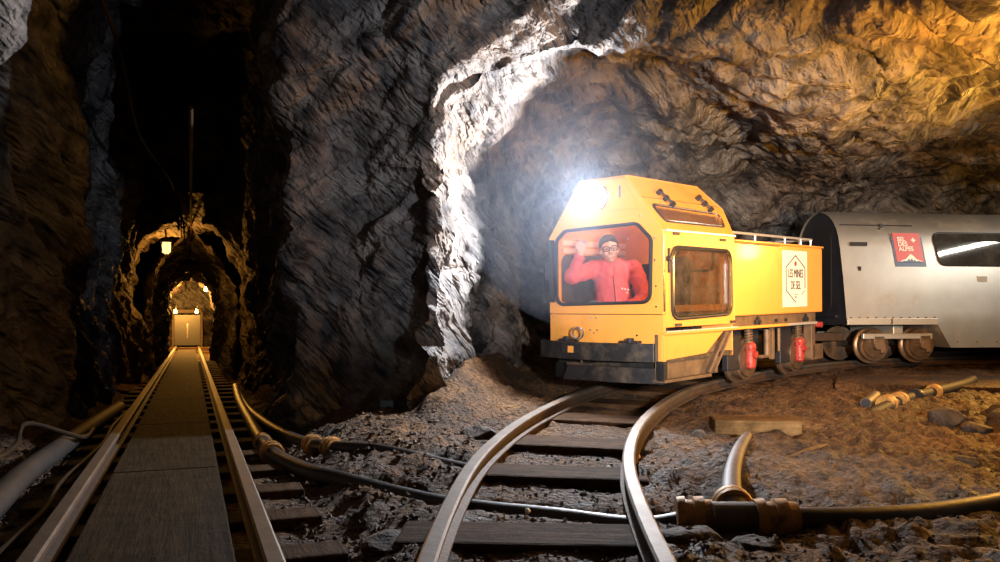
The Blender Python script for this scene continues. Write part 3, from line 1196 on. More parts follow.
# roof rear slope piece filling between roof panels
m = MB()
q = SL * .55
a = (LC, 0, EV)
b = (LC + .15, q * vr[0], EV + q * vr[1])
c_ = (LC - .02, CH, TP)
a2, b2, c2 = [(p[0], W - p[1], p[2]) for p in (a, b, c_)]
m.add([a, b, c_, a2, b2, c2], [(0, 3, 4, 1), (1, 4, 5, 2)])
P('rear_roof', m, M['yellow'])
m = MB()
m.box((.02, .02, .36), (LC, W - .02, .40))
P('cab_floor', m, M['grime'])
m = MB()
m.box((.03, .04, .40), (.14, W - .04, .78))
P('dashboard', m, M['rubber'], bevel=.02)
m = MB()
m.box((.5, .38, .40), (.98, .98, .60))
m.box((.90, .36, .60), (1.02, .72, 1.22))
P('driver_seat', m, M['rubber'], bevel=.04)

m = MB()
m.lathe([(0, .05), (-.03, .045), (-.045, .02)], (.62, .57, TP - .03), (0, 0, 1), 16)
P('cab_lamp', m, M['cab_on'], smooth=True)
light('cab_lamp_glow', 'POINT', LM @ (Vector((.40, .55, TP - .22)) * K), 5, (1.0, .82, .66), .06)

# windows
m = MB()
m.ring(FW, .026, f3, (-1, 0, 0), .02)
fr = P('window_frame', m, M['rubber'], smooth=True)
m = MB()
m.plate(FW, [], lambda s, w: (.012, s, w), (-1, 0, 0), .005)
P('pane', m, M['glass'], fr)
m = MB()
m.ring(SW, .022, s3, (0, -1, 0), .016)
fr = P('window_frame', m, M['rubber'], smooth=True)
SWi = [(p[0] + (.58 - p[0]) * .03, p[1] + (.97 - p[1]) * .05) for p in SW]
m = MB()
m.ring(SWi, .014, lambda l, w: (l, -.004, w), (0, -1, 0), .014)
P('chrome_trim', m, M['chrome'], fr, smooth=True)
m = MB()
m.plate(SW, [], lambda l, w: (l, .012, w), (0, -1, 0), .005)
P('pane', m, M['glass_dirty'], fr)
m = MB()
m.box((.16, .03, .745), (1.0, .05, .80))
m.box((.93, .03, .78), (.985, .05, 1.2))
P('sash', m, M['yellow_in'], fr, bevel=.006)
m = MB()
m.ring(SW, .022, lambda l, w: (l, W, w), (0, 1, 0), .016)
fr = P('window_frame', m, M['rubber'], smooth=True)
m = MB()
m.plate(SW, [], lambda l, w: (l, W - .01, w), (0, 1, 0), .005)
P('pane', m, M['glass_dirty'], fr)
m = MB()
m.ring(RW, .012, r3, rn, .014, 0)
RWo = [(p[0] + (p[0] - .59) * .02, p[1] + (p[1] - .18) * .10) for p in RW]
m.ring(RWo, .012, r3, rn, .01, 1)
fr = P('window_frame', m, [M['chrome'], M['rubber']], smooth=True)
m = MB()
m.plate(RW, [], lambda l, q: tuple(Vector(r3(l, q)) - Vector(rn) * .01), rn, .004)
P('pane', m, M['glass_dirty'], fr)
# roof window latches
for l in (.30, .90):
    a, b = Vector(r3(l, .40)), Vector(r3(l + .07, .27))
    nv = Vector(rn)
    m = MB()
    m.tube([a + nv * .03, b + nv * .03], .012, 8)
    for u in (0, .5, 1):
        p = a.lerp(b, u)
        m.cyl(p, p + nv * .045, .02, n=10)
    P('latch', m, M['rubber'], smooth=True)
# gutter, seams, hinges
m = MB()
m.box((.02, -.03, EV - .012), (LC - .02, .0, EV + .008))
P('rain_gutter', m, M['silver'], bevel=.004)
m = MB()
m.tube([r3(.03, SL * .6), r3(LC + .10, SL * .6)], .004, 6)
P('roof_seam', m, M['brown'])
m = MB()
m.box((.002, -.008, .75), (.02, .004, EV - .03))
P('hinge', m, M['chrome'], bevel=.002)
m = MB()
m.box((-.05, 1.075, .83), (-.005, 1.105, 1.36))
m.box((-.07, 1.085, 1.02), (.0, 1.135, 1.17))
m.tube([(-.05, 1.15, 1.10), (-.05, 1.20, 1.10)], .02, 8)
P('door_bar', m, M['rubber'], bevel=.006)
m = MB()
m.cyl((.06, -.04, 1.16), (.06, .0, 1.16), .022, n=12)
m.box((.045, -.03, 1.05), (.062, -.012, 1.24))
P('door_handle', m, M['rubber'], bevel=.004)
for l, w in ((.14, 1.345), (.86, 1.325), (.16, .635), (1.02, .635)):
    P('clip', MB().box((l, -.015, w), (l + .08, .0, w + .022)), M['grime'])

# hood
m = MB()
m.box((LC, 0, .690), (LL, W, 1.335))
hood = P('engine_hood', m, M['yellow'], bevel=.012)
m = MB()
m.box((LC + .02, -.012, 1.335), (LL + .01, W + .012, 1.352))
P('hood_lid', m, M['yellow'], hood, bevel=.005)
m = MB()
m.box((LC + .02, -.006, 1.317), (LC + .85, .004, 1.328))
P('lid_gap', m, M['rubber'], hood)
m = MB()
rail_pts = [(1.06, .06, 1.42), (2.80, .06, 1.42)]
m.tube(rail_pts, .012, 8)
m.tube([(2.80, .06, 1.42), (2.80, W - .06, 1.42)], .012, 8)
m.tube([(1.06, W - .06, 1.42), (2.80, W - .06, 1.42)], .012, 8)
for l in (1.6, 2.2, 2.55, 2.78):
    for s in (.06, W - .06):
        m.cyl((l, s, 1.345), (l, s, 1.42), .011, n=8)
P('handrail', m, M['silver'], smooth=True)
m = MB()
m.box((LL, .1, .75), (LL + .015, W - .1, 1.3))
P('rear_panel', m, M['yellow'], hood, bevel=.004)

# sign on the hood
m = MB()
m.box((2.025, -.006, .752), (2.545, 0, 1.29))
sign = P('hood_sign', m, M['white'])
hexa = [(2.285, 1.245), (2.49, 1.13), (2.49, .91), (2.285, .795), (2.08, .91), (2.08, 1.13)]
m = MB()
for i in (0, 1, 3, 4, 5):
    p, q = hexa[i], hexa[(i + 1) % 6]
    if i == 1:
        q = (q[0], q[1] + .02)
    m.tube([(p[0], -.007, p[1]), (q[0], -.007, q[1])], .0055, 6)
a, b = hexa[2], hexa[3]
m.tube([(a[0], -.007, a[1]), (a[0] - .07, -.007, a[1] - .04)], .003, 6)
P('outline', m, M['ink'], sign)
m = MB()
m.cyl((2.285, -.009, 1.165), (2.285, -.004, 1.165), .026, n=6)
P('emblem', m, M['red'], sign)
m = MB()
m.box((2.25, -.0085, .868), (2.33, -.005, .874))
m.box((2.275, -.0085, .835), (2.30, -.005, .855))
P('small_print', m, M['brown'], sign)


def text(body, size, parent, loc, xdir, ydir, mat, name='lettering', k=K, bold=0.0, sx=1.0, align='CENTER'):
    cu = bpy.data.curves.new(name, 'FONT')
    cu.body = body
    cu.size = size * k
    cu.align_x = align
    cu.align_y = 'CENTER'
    cu.extrude = .0012
    cu.offset = bold * k
    cu.space_line = .82
    cu.materials.append(mat)
    tmp = bpy.data.objects.new(name, cu)
    COL.objects.link(tmp)
    bpy.context.view_layer.update()
    me = bpy.data.meshes.new_from_object(tmp.evaluated_get(bpy.context.evaluated_depsgraph_get()))
    bpy.data.objects.remove(tmp)
    o = bpy.data.objects.new(name, me)
    COL.objects.link(o)
    o.parent = parent
    x = Vector(xdir).normalized()
    y = Vector(ydir).normalized()
    R = Matrix((x, y, x.cross(y))).transposed().to_4x4()
    o.matrix_local = Matrix.Translation(Vector(loc) * k) @ R @ Matrix.Diagonal((sx, 1, 1, 1))
    return o


text('LES MINES', .115, sign, (2.285, -.0085, 1.068), (1, 0, 0), (0, 0, 1), M['ink'], sx=.64)
text('DE SEL', .115, sign, (2.285, -.0085, .955), (1, 0, 0), (0, 0, 1), M['ink'], sx=.64)
text('1', .14, cab, (-.014, .386, 1.70), (0, -1, 0), (0, 0, 1), M['sign_blue'])

# headlamp
HL = (-.03, .575, 1.675)
m = MB()
m.lathe([(0, .095), (.0, .105), (-.05, .10), (-.06, .092), (-.052, .085), (-.03, .08)], (-.005, HL[1], HL[2]), (1, 0, 0), 28)
hl = P('headlamp', m, M['chrome'], smooth=True)
m = MB()
m.lathe([(0, .0805), (-.012, .07), (-.018, .04), (-.02, .005)], (-.035, HL[1], HL[2]), (1, 0, 0), 28)
P('lens', m, M['head_on'], hl, smooth=True)
hp = LM @ (Vector((-.10, HL[1], HL[2])) * K)
ha = LM @ (Vector((-2.0, HL[1], HL[2] + .02)) * K)
light('headlamp_beam', 'SPOT', hp, HEADLIGHT_W, (.88, .93, 1.0), .05, ha, 170, .35)

# underframe
m = MB()
m.box((LC, .04, .585), (LL - .08, W - .04, .69))
fr = P('underframe', m, M['brown'])
for l in (1.55, 2.55):
    for dl, dw in ((0, 0), (.07, 0), (.035, .03)):
        P('bolt', MB().cyl((l + dl, .02, .625 + dw), (l + dl, .045, .625 + dw), .022, n=8), M['rubber'], fr)
for l in (1.95, 2.15):
    P('bolt', MB().cyl((l, .02, .63), (l, .04, .63), .015, n=8), M['rubber'], fr)
m = MB()
m.box((.0, -.03, .575), (2.08, .02, .60))
P('running_strip', m, M['yellow'], bevel=.005)
P('strip_edge', MB().box((.0, -.034, .592), (1.1, -.026, .604)), M['silver'], bevel=.002)
P('step_angle', MB().box((2.08, -.02, .575), (2.75, .03, .597)), M['silver'], bevel=.002)
# lower cab: yellow skirt, brown recess, lip and raked channel
m = MB()
m.plate([(.0, .575), (.95, .575), (.66, .40), (.0, .375)], [], lambda l, w: (l, .015, w), (0, -1, 0), .02)
P('skirt', m, M['yellow'], bevel=.003)
m = MB()
m.box((.0, .05, .22), (.90, .08, .575))
P('step_recess', m, M['brown'])
m = MB()
m.box((-.01, -.02, .205), (.68, .09, .228))
P('step_lip', m, M['brown'], bevel=.003)
m = MB()
a, b = Vector((.69, .0, .235)), Vector((.985, .0, .575))
d = (b - a).normalized()
for s in (0.0, .085):
    m.tube([a + Vector((s, .012, 0)), b + Vector((s, .012, 0))], .012, 6)
V8 = [a + Vector((0, .02, 0)), a + Vector((.1, .02, 0)), b + Vector((.1, .02, 0)), b + Vector((0, .02, 0))]
V8 += [v + Vector((0, .02, 0)) for v in V8]
m.add(V8, [(0, 1, 2, 3), (7, 6, 5, 4), (0, 4, 5, 1), (1, 5, 6, 2), (2, 6, 7, 3), (3, 7, 4, 0)])
P('raked_channel', m, M['brown'])
m = MB()
m.box((.05, .12, .22), (.95, W - .05, .40))
m.box((.9, .3, .24), (LL - .1, W - .3, .60))
P('chassis', m, M['black'])

# wheels with axle boxes, springs and red dampers
for l in (1.578, 2.605):
    ax = empty('wheelset')
    ax.parent = loco
    ax.location = Vector((l, W / 2, .288)) * K
    m = MB()
    m.cyl((0, -.40, 0), (0, .40, 0), .05)
    P('axle', m, M['grime'], ax, smooth=True)
    for sg in (-1, 1):
        y = sg * GAUGE / K / 2
        prof = [(-.075, .05), (-.075, .16), (-.05, .165), (-.05, .19), (.03, .188), (.042, .20), (.045, .222), (.07, .222), (.07, .18), (.055, .16), (.06, .06), (.07, .05)]
        prof = [(h, r) for h, r in prof]
        m = MB()
        m.lathe(prof, (0, y, 0), (0, -sg, 0), 36)
        P('wheel', m, M['wheel'], ax, smooth=True)
for sg, y0 in ((1, .0), (-1, W)):
    for l in (1.578, 2.605):
        yy = lambda v: y0 + sg * v
        bx = lambda a, b: ((a[0], min(yy(a[1]), yy(b[1])), a[2]), (b[0], max(yy(a[1]), yy(b[1])), b[2]))
        m = MB()
        m.box(*bx((l - .36, .13, .20), (l - .12, .19, .58)))
        m.box(*bx((l + .07, .13, .30), (l + .12, .19, .58)))
        m.box(*bx((l - .14, .15, .21), (l + .12, .19, .34)))
        m.cyl((l, yy(.13), .288), (l, yy(.2), .288), .075, n=14)
        g = P('axle_guard', m, M['rubber'], bevel=.008)
        m = MB()
        hel = []
        for q in range(90):
            a = q / 90 * 5.5 * 2 * math.pi
            hel.append((l - .02 + .032 * math.cos(a), yy(.11) + .032 * math.sin(a), .43 + .14 * q / 90))
        m.tube(hel, .009, 6)
        m.cyl((l - .02, yy(.11), .42), (l - .02, yy(.11), .575), .013, n=8)
        P('spring', m, M['brown'], g, smooth=True)
        m = MB()
        m.lathe([(-.125, .03), (-.11, .046), (-.06, .052), (-.03, .046), (.0, .052), (.05, .048), (.07, .056), (.10, .05), (.12, .03)], (l - .01, yy(.10), .325), (0, 0, 1), 14)
        m.cyl((l - .01, yy(.035), .33), (l - .01, yy(.10), .33), .034, n=10)
        m.cyl((l - .075, yy(.09), .385), (l + .055, yy(.09), .385), .020, n=8)
        m.cyl((l - .065, yy(.09), .245), (l + .045, yy(.09), .245), .016, n=8)
        P('damper', m, M['red'], g, smooth=True)
    if sg == 1:
        m = MB()
        m.box((1.98, .08, .26), (2.02, .12, .58))
        m.box((1.80, .10, .28), (2.04, .14, .31))
        m.cyl((1.9, .1, .3), (1.9, .1, .55), .03, n=8)
        m.cyl((2.1, .08, .33), (2.1, .08, .55), .015, n=8)
        P('brake_linkage', m, M['brown'], bevel=.004)
        m = MB()
        m.box((2.78, .05, .22), (2.86, .14, .58))
        m.box((2.80, .05, .205), (3.05, .14, .36))
        P('rear_bracket', m, M['brown'], bevel=.006)
m = MB()
m.tube([(2.9, -.0, .56), (2.9, .06, .56)], .03, 10)
P('red_tap', m, M['red'], smooth=True)

# bumper, plow and coupling at the nose
m = MB()
arc = [(-.02 - .11 * (1 - ((s - .655) / .585) ** 2), s) for s in np.linspace(.075, 1.235, 17)]
outer = [(l, s) for l, s in arc]
inner = [(l + .04, s) for l, s in reversed(arc)]
m.plate(outer + inner, [], lambda l, s: (l, s, .505), (0, 0, 1), .145)
bump = P('bumper', m, M['black'], bevel=.006)
m = MB()
m.box((-.138, .715, .415), (-.10, .90, .475))
P('coupler_slot', m, M['rubber'], bump)
m = MB()
m.box((-.14, .775, .418), (-.125, .835, .472))
P('yellow_tongue', m, M['yellow'], bump)
m = MB()
ring_ = [(-.08, .775 + .055 * math.cos(a), .575 + .045 * math.sin(a)) for a in np.linspace(0, 2 * math.pi, 20, endpoint=False)]
m.tube(ring_, .009, 6, closed=True)
m.cyl((-.08, .775, .50), (-.08, .775, .54), .012, n=8)
P('lifting_ring', m, M['chrome'], bump, smooth=True)
for s in (.28, .92):
    m = MB()
    m.box((-.06, s - .08, .505), (-.0, s + .08, .525))
    m.cyl((-.04, s, .505), (-.04, s, .545), .03, n=10)
    P('bumper_bracket', m, M['black'], bump, bevel=.004)
m = MB()
arc = [(.02 - .10 * (1 - ((s - .56) / .54) ** 2), s) for s in np.linspace(.02, 1.10, 17)]
outer = [(l, s) for l, s in arc]
inner = [(l + .05, s) for l, s in reversed(arc)]
m.plate(outer + inner, [], lambda l, s: (l, s, .315), (0, 0, 1), .125)
plow = P('plow', m, M['black'], bevel=.006)
m = MB()
m.box((-.115, .62, .315), (.0, .87, .335))
m.cyl((-.07, .745, .33), (-.07, .745, .37), .012, n=8)
P('coupling_shelf', m, M['grime'], plow, bevel=.004)
m = MB()
V6 = [(-.086, .64, .318), (-.088, .86, .318), (-.08, .93, .192), (-.084, .74, .192)]
m.add(V6 + [(v[0] - .012, v[1], v[2]) for v in V6], [(3, 2, 1, 0), (4, 5, 6, 7), (0, 1, 5, 4), (1, 2, 6, 5), (2, 3, 7, 6), (3, 0, 4, 7)])
P('deflector', m, M['rubber'], plow)
m = MB()
m.box((.04, .12, .30), (.10, W - .12, .37))
P('crossbeam', m, M['black'], bevel=.006)
m = MB()
m.box((-.02, -.012, .22), (.03, .05, .37))
for w in (.25, .30, .35):
    m.cyl((-.03, .02, w), (-.015, .02, w), .013, n=8)
P('corner_plate', m, M['black'], plow)
# coupling to the wagon
m = MB()
m.box((2.92, .42, .40), (3.15, .72, .58))
m.cyl((3.08, .57, .36), (3.08, .57, .62), .05)
m.box((3.1, .50, .44), (3.6, .64, .52))
P('rear_coupling', m, M['black'], bevel=.012)
m = MB()
for dy, dz in ((0, 0), (.05, .03), (.1, -.01)):
    m.tube(spline([(2.92, .15 + dy, .66 + dz), (3.05, .2 + dy, .60 + dz), (3.25, .28 + dy, .58 + dz), (3.5, .35 + dy, .6 + dz)], 6), .013, 8)
P('brake_hose', m, M['silver'], smooth=True)

# ------------------------------------------------------------------ driver
HC = np.array([.42, .815, 1.275])
Ff = np.array([-.74, -.67, 0.0])
Rr = np.array([.67, -.74, 0.0])
Uu = np.array([0, 0, 1.0])


def pp(r, u, f):
    return HC + r * Rr + u * Uu + f * Ff


AX = np.array([Rr, Ff, Uu])          # rows: right, forward, up
# head turned and tipped a little
ct, sn = math.cos(.12), math.sin(.12)
AXh = np.array([Rr * ct + Uu * sn, Ff, Uu * ct - Rr * sn])


def hh(r, f, u):
    return HC + r * AXh[0] + f * AXh[1] + u * AXh[2]


person = empty('person', mat=LM @ Matrix.Translation((0, 0, 0)))
tag(person, 'person in a red jacket and glasses, one hand raised, in the locomotive cab window', 'person')


def sk(name, prims, h, mat, k=.02, noise=None, parent=None):
    o = sdf_mesh(name, prims, h, mat, None, k, K, noise)
    o.parent = parent or person
    return o


head = [('e', hh(0, -.005, .035), (.076, .092, .088), AXh), ('e', hh(0, .018, -.035), (.058, .068, .075), AXh), ('c', hh(0, .05, -.075), hh(0, .06, -.088), .022, .018),
        ('c', hh(0, .085, .012), hh(0, .107, -.022), .008, .014), ('c', hh(-.012, .098, -.026), hh(.012, .098, -.026), .010, .010),
        ('c', hh(-.045, .068, .028), hh(.045, .068, .028), .014, .014), ('e', hh(-.04, .062, -.022), (.022, .02, .022), AXh), ('e', hh(.04, .062, -.022), (.022, .02, .022), AXh),
        ('c', hh(-.02, .083, -.057), hh(.02, .083, -.057), .008, .008),
        ('e', hh(-.076, -.005, -.002), (.012, .02, .032), AXh), ('e', hh(.076, -.005, -.002), (.012, .02, .032), AXh),
        ('c', hh(0, -.03, -.07), pp(.02, -.18, -.06), .05, .058),
        ('e', hh(-.031, .088, .008), (.014, .012, .009), AXh, '-'), ('e', hh(.031, .088, .008), (.014, .012, .009), AXh, '-'),
        ('c', hh(-.022, .098, -.053), hh(.022, .098, -.053), .003, .003, '-')]
torso = [('c', pp(.02, -.2, -.08), pp(.06, -.55, -.12), .12, .14), ('c', pp(-.1, -.17, -.08), pp(.2, -.17, -.08), .06, .06)]
Lsh, Lel, Lwr = pp(-.12, -.155, -.06), pp(-.325, -.225, .06), pp(-.262, -.05, .10)
Rsh, Rel, Rwr = pp(.22, -.165, -.06), pp(.30, -.42, .0), pp(.12, -.50, .16)
arms = [('c', Lsh, Lel, .05, .042), ('c', Lel, Lwr, .038, .026), ('c', Rsh, Rel, .05, .042), ('c', Rel, Rwr, .038, .026)]
# raised hand: palm, four curled fingers, thumb
hd = (pp(-.245, .03, .10) - Lwr)
hd = hd / np.linalg.norm(hd)
hr = np.cross(hd, Ff)
hr = hr / np.linalg.norm(hr)
pc = Lwr + hd * .055
hand = [('c', Lwr, Lwr + hd * .03, .026, .03), ('c', pc - hr * .018, pc + hr * .018, .022, .022), ('c', pc + hd * .03 - hr * .024, pc + hd * .03 + hr * .024, .018, .018)]
for q, (o_, ln) in enumerate(((-.030, .062), (-.010, .072), (.010, .068), (.029, .054))):
    b0 = pc + hd * .035 + hr * o_
    b1 = b0 + hd * ln * .5 + Ff * .012 + hr * o_ * .25
    b2 = b1 + hd * ln * .2 + Ff * ln * .4
    hand += [('c', b0, b1, .0105, .0098), ('c', b1, b2, .0098, .008)]
t0 = pc - hr * .028 - hd * .01
hand += [('c', t0, t0 - hr * .022 + hd * .025 + Ff * .012, .012, .010), ('c', t0 - hr * .022 + hd * .025 + Ff * .012, t0 - hr * .018 + hd * .052 + Ff * .022, .010, .0085)]
rh = Rwr + Ff * .05
hand2 = [('c', Rwr, rh, .026, .03), ('e', rh, (.035, .045, .025), AX)]
for q in range(4):
    b0 = rh + Rr * (-.025 + .017 * q) + Ff * .03
    hand2 += [('c', b0, b0 + Ff * .035 - Uu * .012, .0095, .009), ('c', b0 + Ff * .035 - Uu * .012, b0 + Ff * .045 - Uu * .035, .009, .008)]
hand2 += [('c', rh - Rr * .03, rh - Rr * .055 + Ff * .03, .011, .009)]
hips = [('c', pp(.0, -.60, -.14), pp(.14, -.60, -.14), .11, .11)]
sk('body', head + torso + arms + hand + hand2 + hips, .0065, M['skin'], .014)
# hair
hair = [('e', hh(0, -.02, .052), (.086, .098, .088), AXh), ('c', hh(-.05, .062, .092), hh(.04, .07, .098), .02, .02),
        ('e', hh(0, .075, -.02), (.10, .062, .088), AXh, '-'), ('e', hh(0, .0, -.085), (.14, .14, .08), AXh, '-')]
sk('hair', hair, .006, M['hair'], .015, lambda g: .004 * vnoise(g * 90, 5))
# glasses
m = MB(K)
for sg in (-1, 1):
    loop = []
    for a in np.linspace(0, 2 * math.pi, 24, endpoint=False):
        cx, cy = math.cos(a), math.sin(a)
        e = 2.6
        loop.append(tuple(hh(sg * .036 + .029 * math.copysign(abs(cx) ** (2 / e), cx), .113 - .012 * abs(cx) * (1 if cx * sg > 0 else 0), .010 + .021 * math.copysign(abs(cy) ** (2 / e), cy))))
    m.tube(loop, .0042, 6, closed=True)
    m.tube([tuple(hh(sg * .066, .10, .016)), tuple(hh(sg * .085, .05, .014)), tuple(hh(sg * .086, -.02, .006))], .0035, 6)
m.tube([tuple(hh(-.009, .115, .014)), tuple(hh(.009, .115, .014))], .0035, 6)
m.build('glasses', M['rubber'], person, True)
m = MB(K)
for sg in (-1, 1):
    m.lathe([(0, .008), (.004, .006), (.005, .002)], hh(sg * .031, .080, .008), tuple(Ff), 12)
m.build('eyes', M['ink'], person, True)


def folds(g):
    return .010 * np.abs(vnoise(g * np.array([16., 16, 9], np.float32), 31)) + .006 * vnoise(g * 30, 32) - .004


jk = [('c', pp(.02, -.22, -.08), pp(.06, -.60, -.12), .15, .17), ('c', pp(-.1, -.175, -.08), pp(.2, -.18, -.08), .082, .082),
      ('c', Lsh, Lel, .074, .064), ('c', Lel, Lel * .12 + Lwr * .88, .062, .046), ('c', Rsh, Rel, .076, .064), ('c', Rel, Rel * .15 + Rwr * .85, .06, .044),
      ('c', pp(-.05, -.135, -.09), pp(.09, -.135, -.09), .055, .055), ('c', pp(-.055, -.12, -.02), pp(-.01, -.20, .055), .022, .02), ('c', pp(.09, -.12, -.03), pp(.045, -.20, .055), .022, .02),
      ('c', pp(-.055, -.12, -.02), pp(.0, -.10, -.12), .024, .024), ('c', pp(.09, -.12, -.03), pp(.03, -.10, -.12), .024, .024),
      ('c', pp(.018, -.09, .06), pp(.02, -.215, .09), .038, .016, '-')]
jacket = sk('jacket', jk, .0075, M['jacket'], .03, folds)
m = MB(K)
m.tube([tuple(pp(.02, -.23, .078)), tuple(pp(.035, -.36, .075)), tuple(pp(.045, -.5, .06))], .005, 6)
m.build('zip', M['jacket_dark'], jacket, True)
m = MB(K)
for i, (r, u) in enumerate(((.10, -.335), (.125, -.34), (.15, -.345), (.14, -.37))):
    m.box(tuple(pp(r, u, .065) - .006), tuple(pp(r, u, .065) + .006))
m.build('chest_badge', M['sign_white'], jacket)
tr_ = [('c', pp(.0, -.60, -.14), pp(.14, -.60, -.14), .12, .12), ('c', pp(-.02, -.60, -.1), pp(-.15, -.50, .17), .085, .065), ('c', pp(.14, -.60, -.1), pp(.12, -.56, .2), .085, .065),
       ('c', pp(-.15, -.50, .17), pp(-.13, -.80, .16), .062, .05), ('c', pp(.12, -.56, .2), pp(.10, -.80, .18), .062, .05)]
sk('trousers', tr_, .01, M['trousers'], .03)

# ------------------------------------------------------------------ wagon
hw = math.radians(82)
WX, WY = Vector((math.sin(hw), math.cos(hw), 0)), Vector((-math.cos(hw), math.sin(hw), 0))
WMAT = Matrix.Translation((3.154, 7.45, 0)) @ Matrix((WX, WY, Vector((0, 0, 1)))).transposed().to_4x4()
wagon = empty('passenger_wagon', mat=WMAT)
tag(wagon, 'silver aluminium passenger wagon with a rounded roof, coupled behind the yellow locomotive', 'wagon')
WW = 1.04


def side_y(z):
    """how far the near side leans in at height z"""
    zs_ = [.42, .632, 1.1, 1.42, 1.52, 1.60, 1.66, 1.70, 1.725]
    yv = [0, 0, .07, .135, .18, .24, .32, .42, .52]
    return float(np.interp(z, zs_, yv))


zl = [.66, .75, .9, 1.05, 1.2, 1.35, 1.45, 1.52, 1.57, 1.61, 1.64, 1.665, 1.69, 1.71, 1.72, 1.725]


def wprof(zb):
    near = [(side_y(zb), zb)] + [(side_y(z), z) for z in zl]
    far = [(WW - y, z) for y, z in reversed(near[:-1])]
    return near + far


m = MB()
stn = [(0, .632), (.90, .632), (1.03, .42), (2.4, .42), (3.9, .42)]
profs = [[(x, y, z) for y, z in wprof(zb)] for x, zb in stn]
n = len(profs[0])
V = [p for pr in profs for p in pr]
F = []
for i in range(len(stn) - 1):
    for k in range(n):
        k2 = (k + 1) % n
        F.append((i * n + k, (i + 1) * n + k, (i + 1) * n + k2, i * n + k2))
F.append(tuple((len(stn) - 1) * n + k for k in range(n)))
m.add(V, F)
m.build('body_shell', M['alu'], wagon, True)
# dark end set back in the shell
m = MB()
pr = wprof(.632)
cx_, cz_ = WW / 2, 1.1
inn = [(cx_ + (y - cx_) * .985, cz_ + (z - cz_) * .985) for y, z in pr]
m.plate(inn, [], lambda y, z: (.02, y, z), (-1, 0, 0), .02)
fp = m.build('end_panel', M['alu_dark'], wagon)
m = MB()
m.plate(rpoly([(.3, .75), (.74, .75), (.74, 1.5), (.3, 1.5)], .1), [], lambda y, z: (.016, y, z), (-1, 0, 0), .01)
m.box((-.0, .2, .70), (.02, .84, .72))
m.build('end_door', M['rubber'], fp)
# bright step strip with rivets
m = MB()
m.box((.0, -.012, .634), (.895, .004, .692))
sp = m.build('step_strip', M['alu_bright'], wagon, bevel=.003)
for i in range(11):
    MB().cyl((.04 + i * .083, -.004, .70), (.04 + i * .083, .02, .70), .006, n=8).build('rivet', M['brown'], sp)
MB().box((.425, -.016, .64), (.440, -.010, .69)).build('strip_joint', M['brown'], sp)
for x in (1.1, 1.3, 1.5, 1.7, 1.9):
    MB().cyl((x, -.005, .475), (x, .01, .475), .006, n=8).build('rivet', M['brown'], wagon)


def w3(off):
    def f(x, z):
        return (x, side_y(z) - off, z)
    return f


slope_n = (0, -.98, .2)
WN = rpoly([(.985, 1.195), (2.3, 1.195), (2.3, 1.49), (.955, 1.49)], .07, 6)
m = MB()
m.ring(WN, .014, w3(.002), slope_n, .012)
fr = m.build('window_frame', M['rubber'], wagon, True)
m = MB()
WNi = [(p[0], p[1]) for p in WN]
m.plate(WNi, [], w3(.005), slope_n, .006)
m.build('pane', M['glass_dark'], fr)
# small vents and plates
m = MB()
a = Vector((.135, side_y(1.375) - .008, 1.35))
m.box((.10, side_y(1.38) - .012, 1.362), (.27, side_y(1.36) + .01, 1.398))
m.build('vent', M['rubber'], wagon)
m = MB()
m.box((.155, side_y(1.16) - .006, 1.13), (.185, side_y(1.13) + .01, 1.17))
m.build('small_plate', M['pipe_grey'], wagon)
m = MB()
m.box((1.35, side_y(1.07) - .006, 1.03), (1.45, side_y(1.03) + .01, 1.085))
m.build('data_plate', M['alu_bright'], wagon)
m = MB()
m.cyl((.46, side_y(1.56) - .02, 1.56), (.46, side_y(1.56) + .02, 1.56), .02, n=10)
m.cyl((.43, side_y(1.53) - .01, 1.53), (.43, side_y(1.53) + .02, 1.53), .012, n=8)
m.build('roof_fitting', M['rubber'], wagon, True)
m = MB()
pts = [(x, side_y(1.565) - .004, 1.565) for x in np.linspace(.05, .78, 6)]
m.tube(pts, .006, 6)
m.build('roof_seam', M['alu_dark'], wagon)

# red and slate sign on its side
SZ0, SZ1 = 1.175, 1.49
m = MB()


def sg3(off):
    def f(a, b):          # a, b in 0..1 across the sign; it follows the leaning side
        z = SZ0 + (SZ1 - SZ0) * b
        return (.535 + .31 * a - .02 * b, side_y(SZ0) + .205 * (z - SZ0) - off, z)
    return f


def strip_plate(m, poly, off, nrow=1):
    m.plate(poly, [], sg3(off), slope_n, .004)


strip_plate(m, [(0, 0), (1, 0), (1, .89), (0, .89)], .006)
sg = m.build('side_sign', M['sign_blue'], wagon)
m = MB()
strip_plate(m, [(.06, .115), (.94, .115), (.94, .5), (.94, 1), (.06, 1), (.06, .5)], .009)
m.build('red_field', M['sign_red'], sg)
m = MB()
strip_plate(m, [(.06, .115), (.94, .115), (.80, .17), (.70, .2), (.60, .31), (.52, .36), (.46, .30), (.34, .2), (.22, .17)], .0115)
m.build('mountain', M['sign_blue'], sg)
m = MB()
strip_plate(m, [(.15, .125), (.22, .18), (.34, .21), (.46, .31), (.52, .37), (.60, .32), (.70, .21), (.82, .17), (.90, .12), (.76, .165), (.68, .145), (.62, .2), (.585, .16), (.53, .245), (.49, .17), (.45, .225), (.36, .155), (.29, .165)], .014)
m.build('snow', M['sign_white'], sg)
m = MB()
c0, c1, r0, r1 = .70, .785, .07, .022
strip_plate(m, [(c0 - r0, c1 - r1), (c0 - r1, c1 - r1), (c0 - r1, c1 - r0 * .95), (c0 + r1, c1 - r0 * .95), (c0 + r1, c1 - r1), (c0 + r0, c1 - r1), (c0 + r0, c1 + r1), (c0 + r1, c1 + r1),
                (c0 + r1, c1 + r0 * .95), (c0 - r1, c1 + r0 * .95), (c0 - r1, c1 + r1), (c0 - r0, c1 + r1)], .014)
m.build('cross', M['sign_white'], sg)
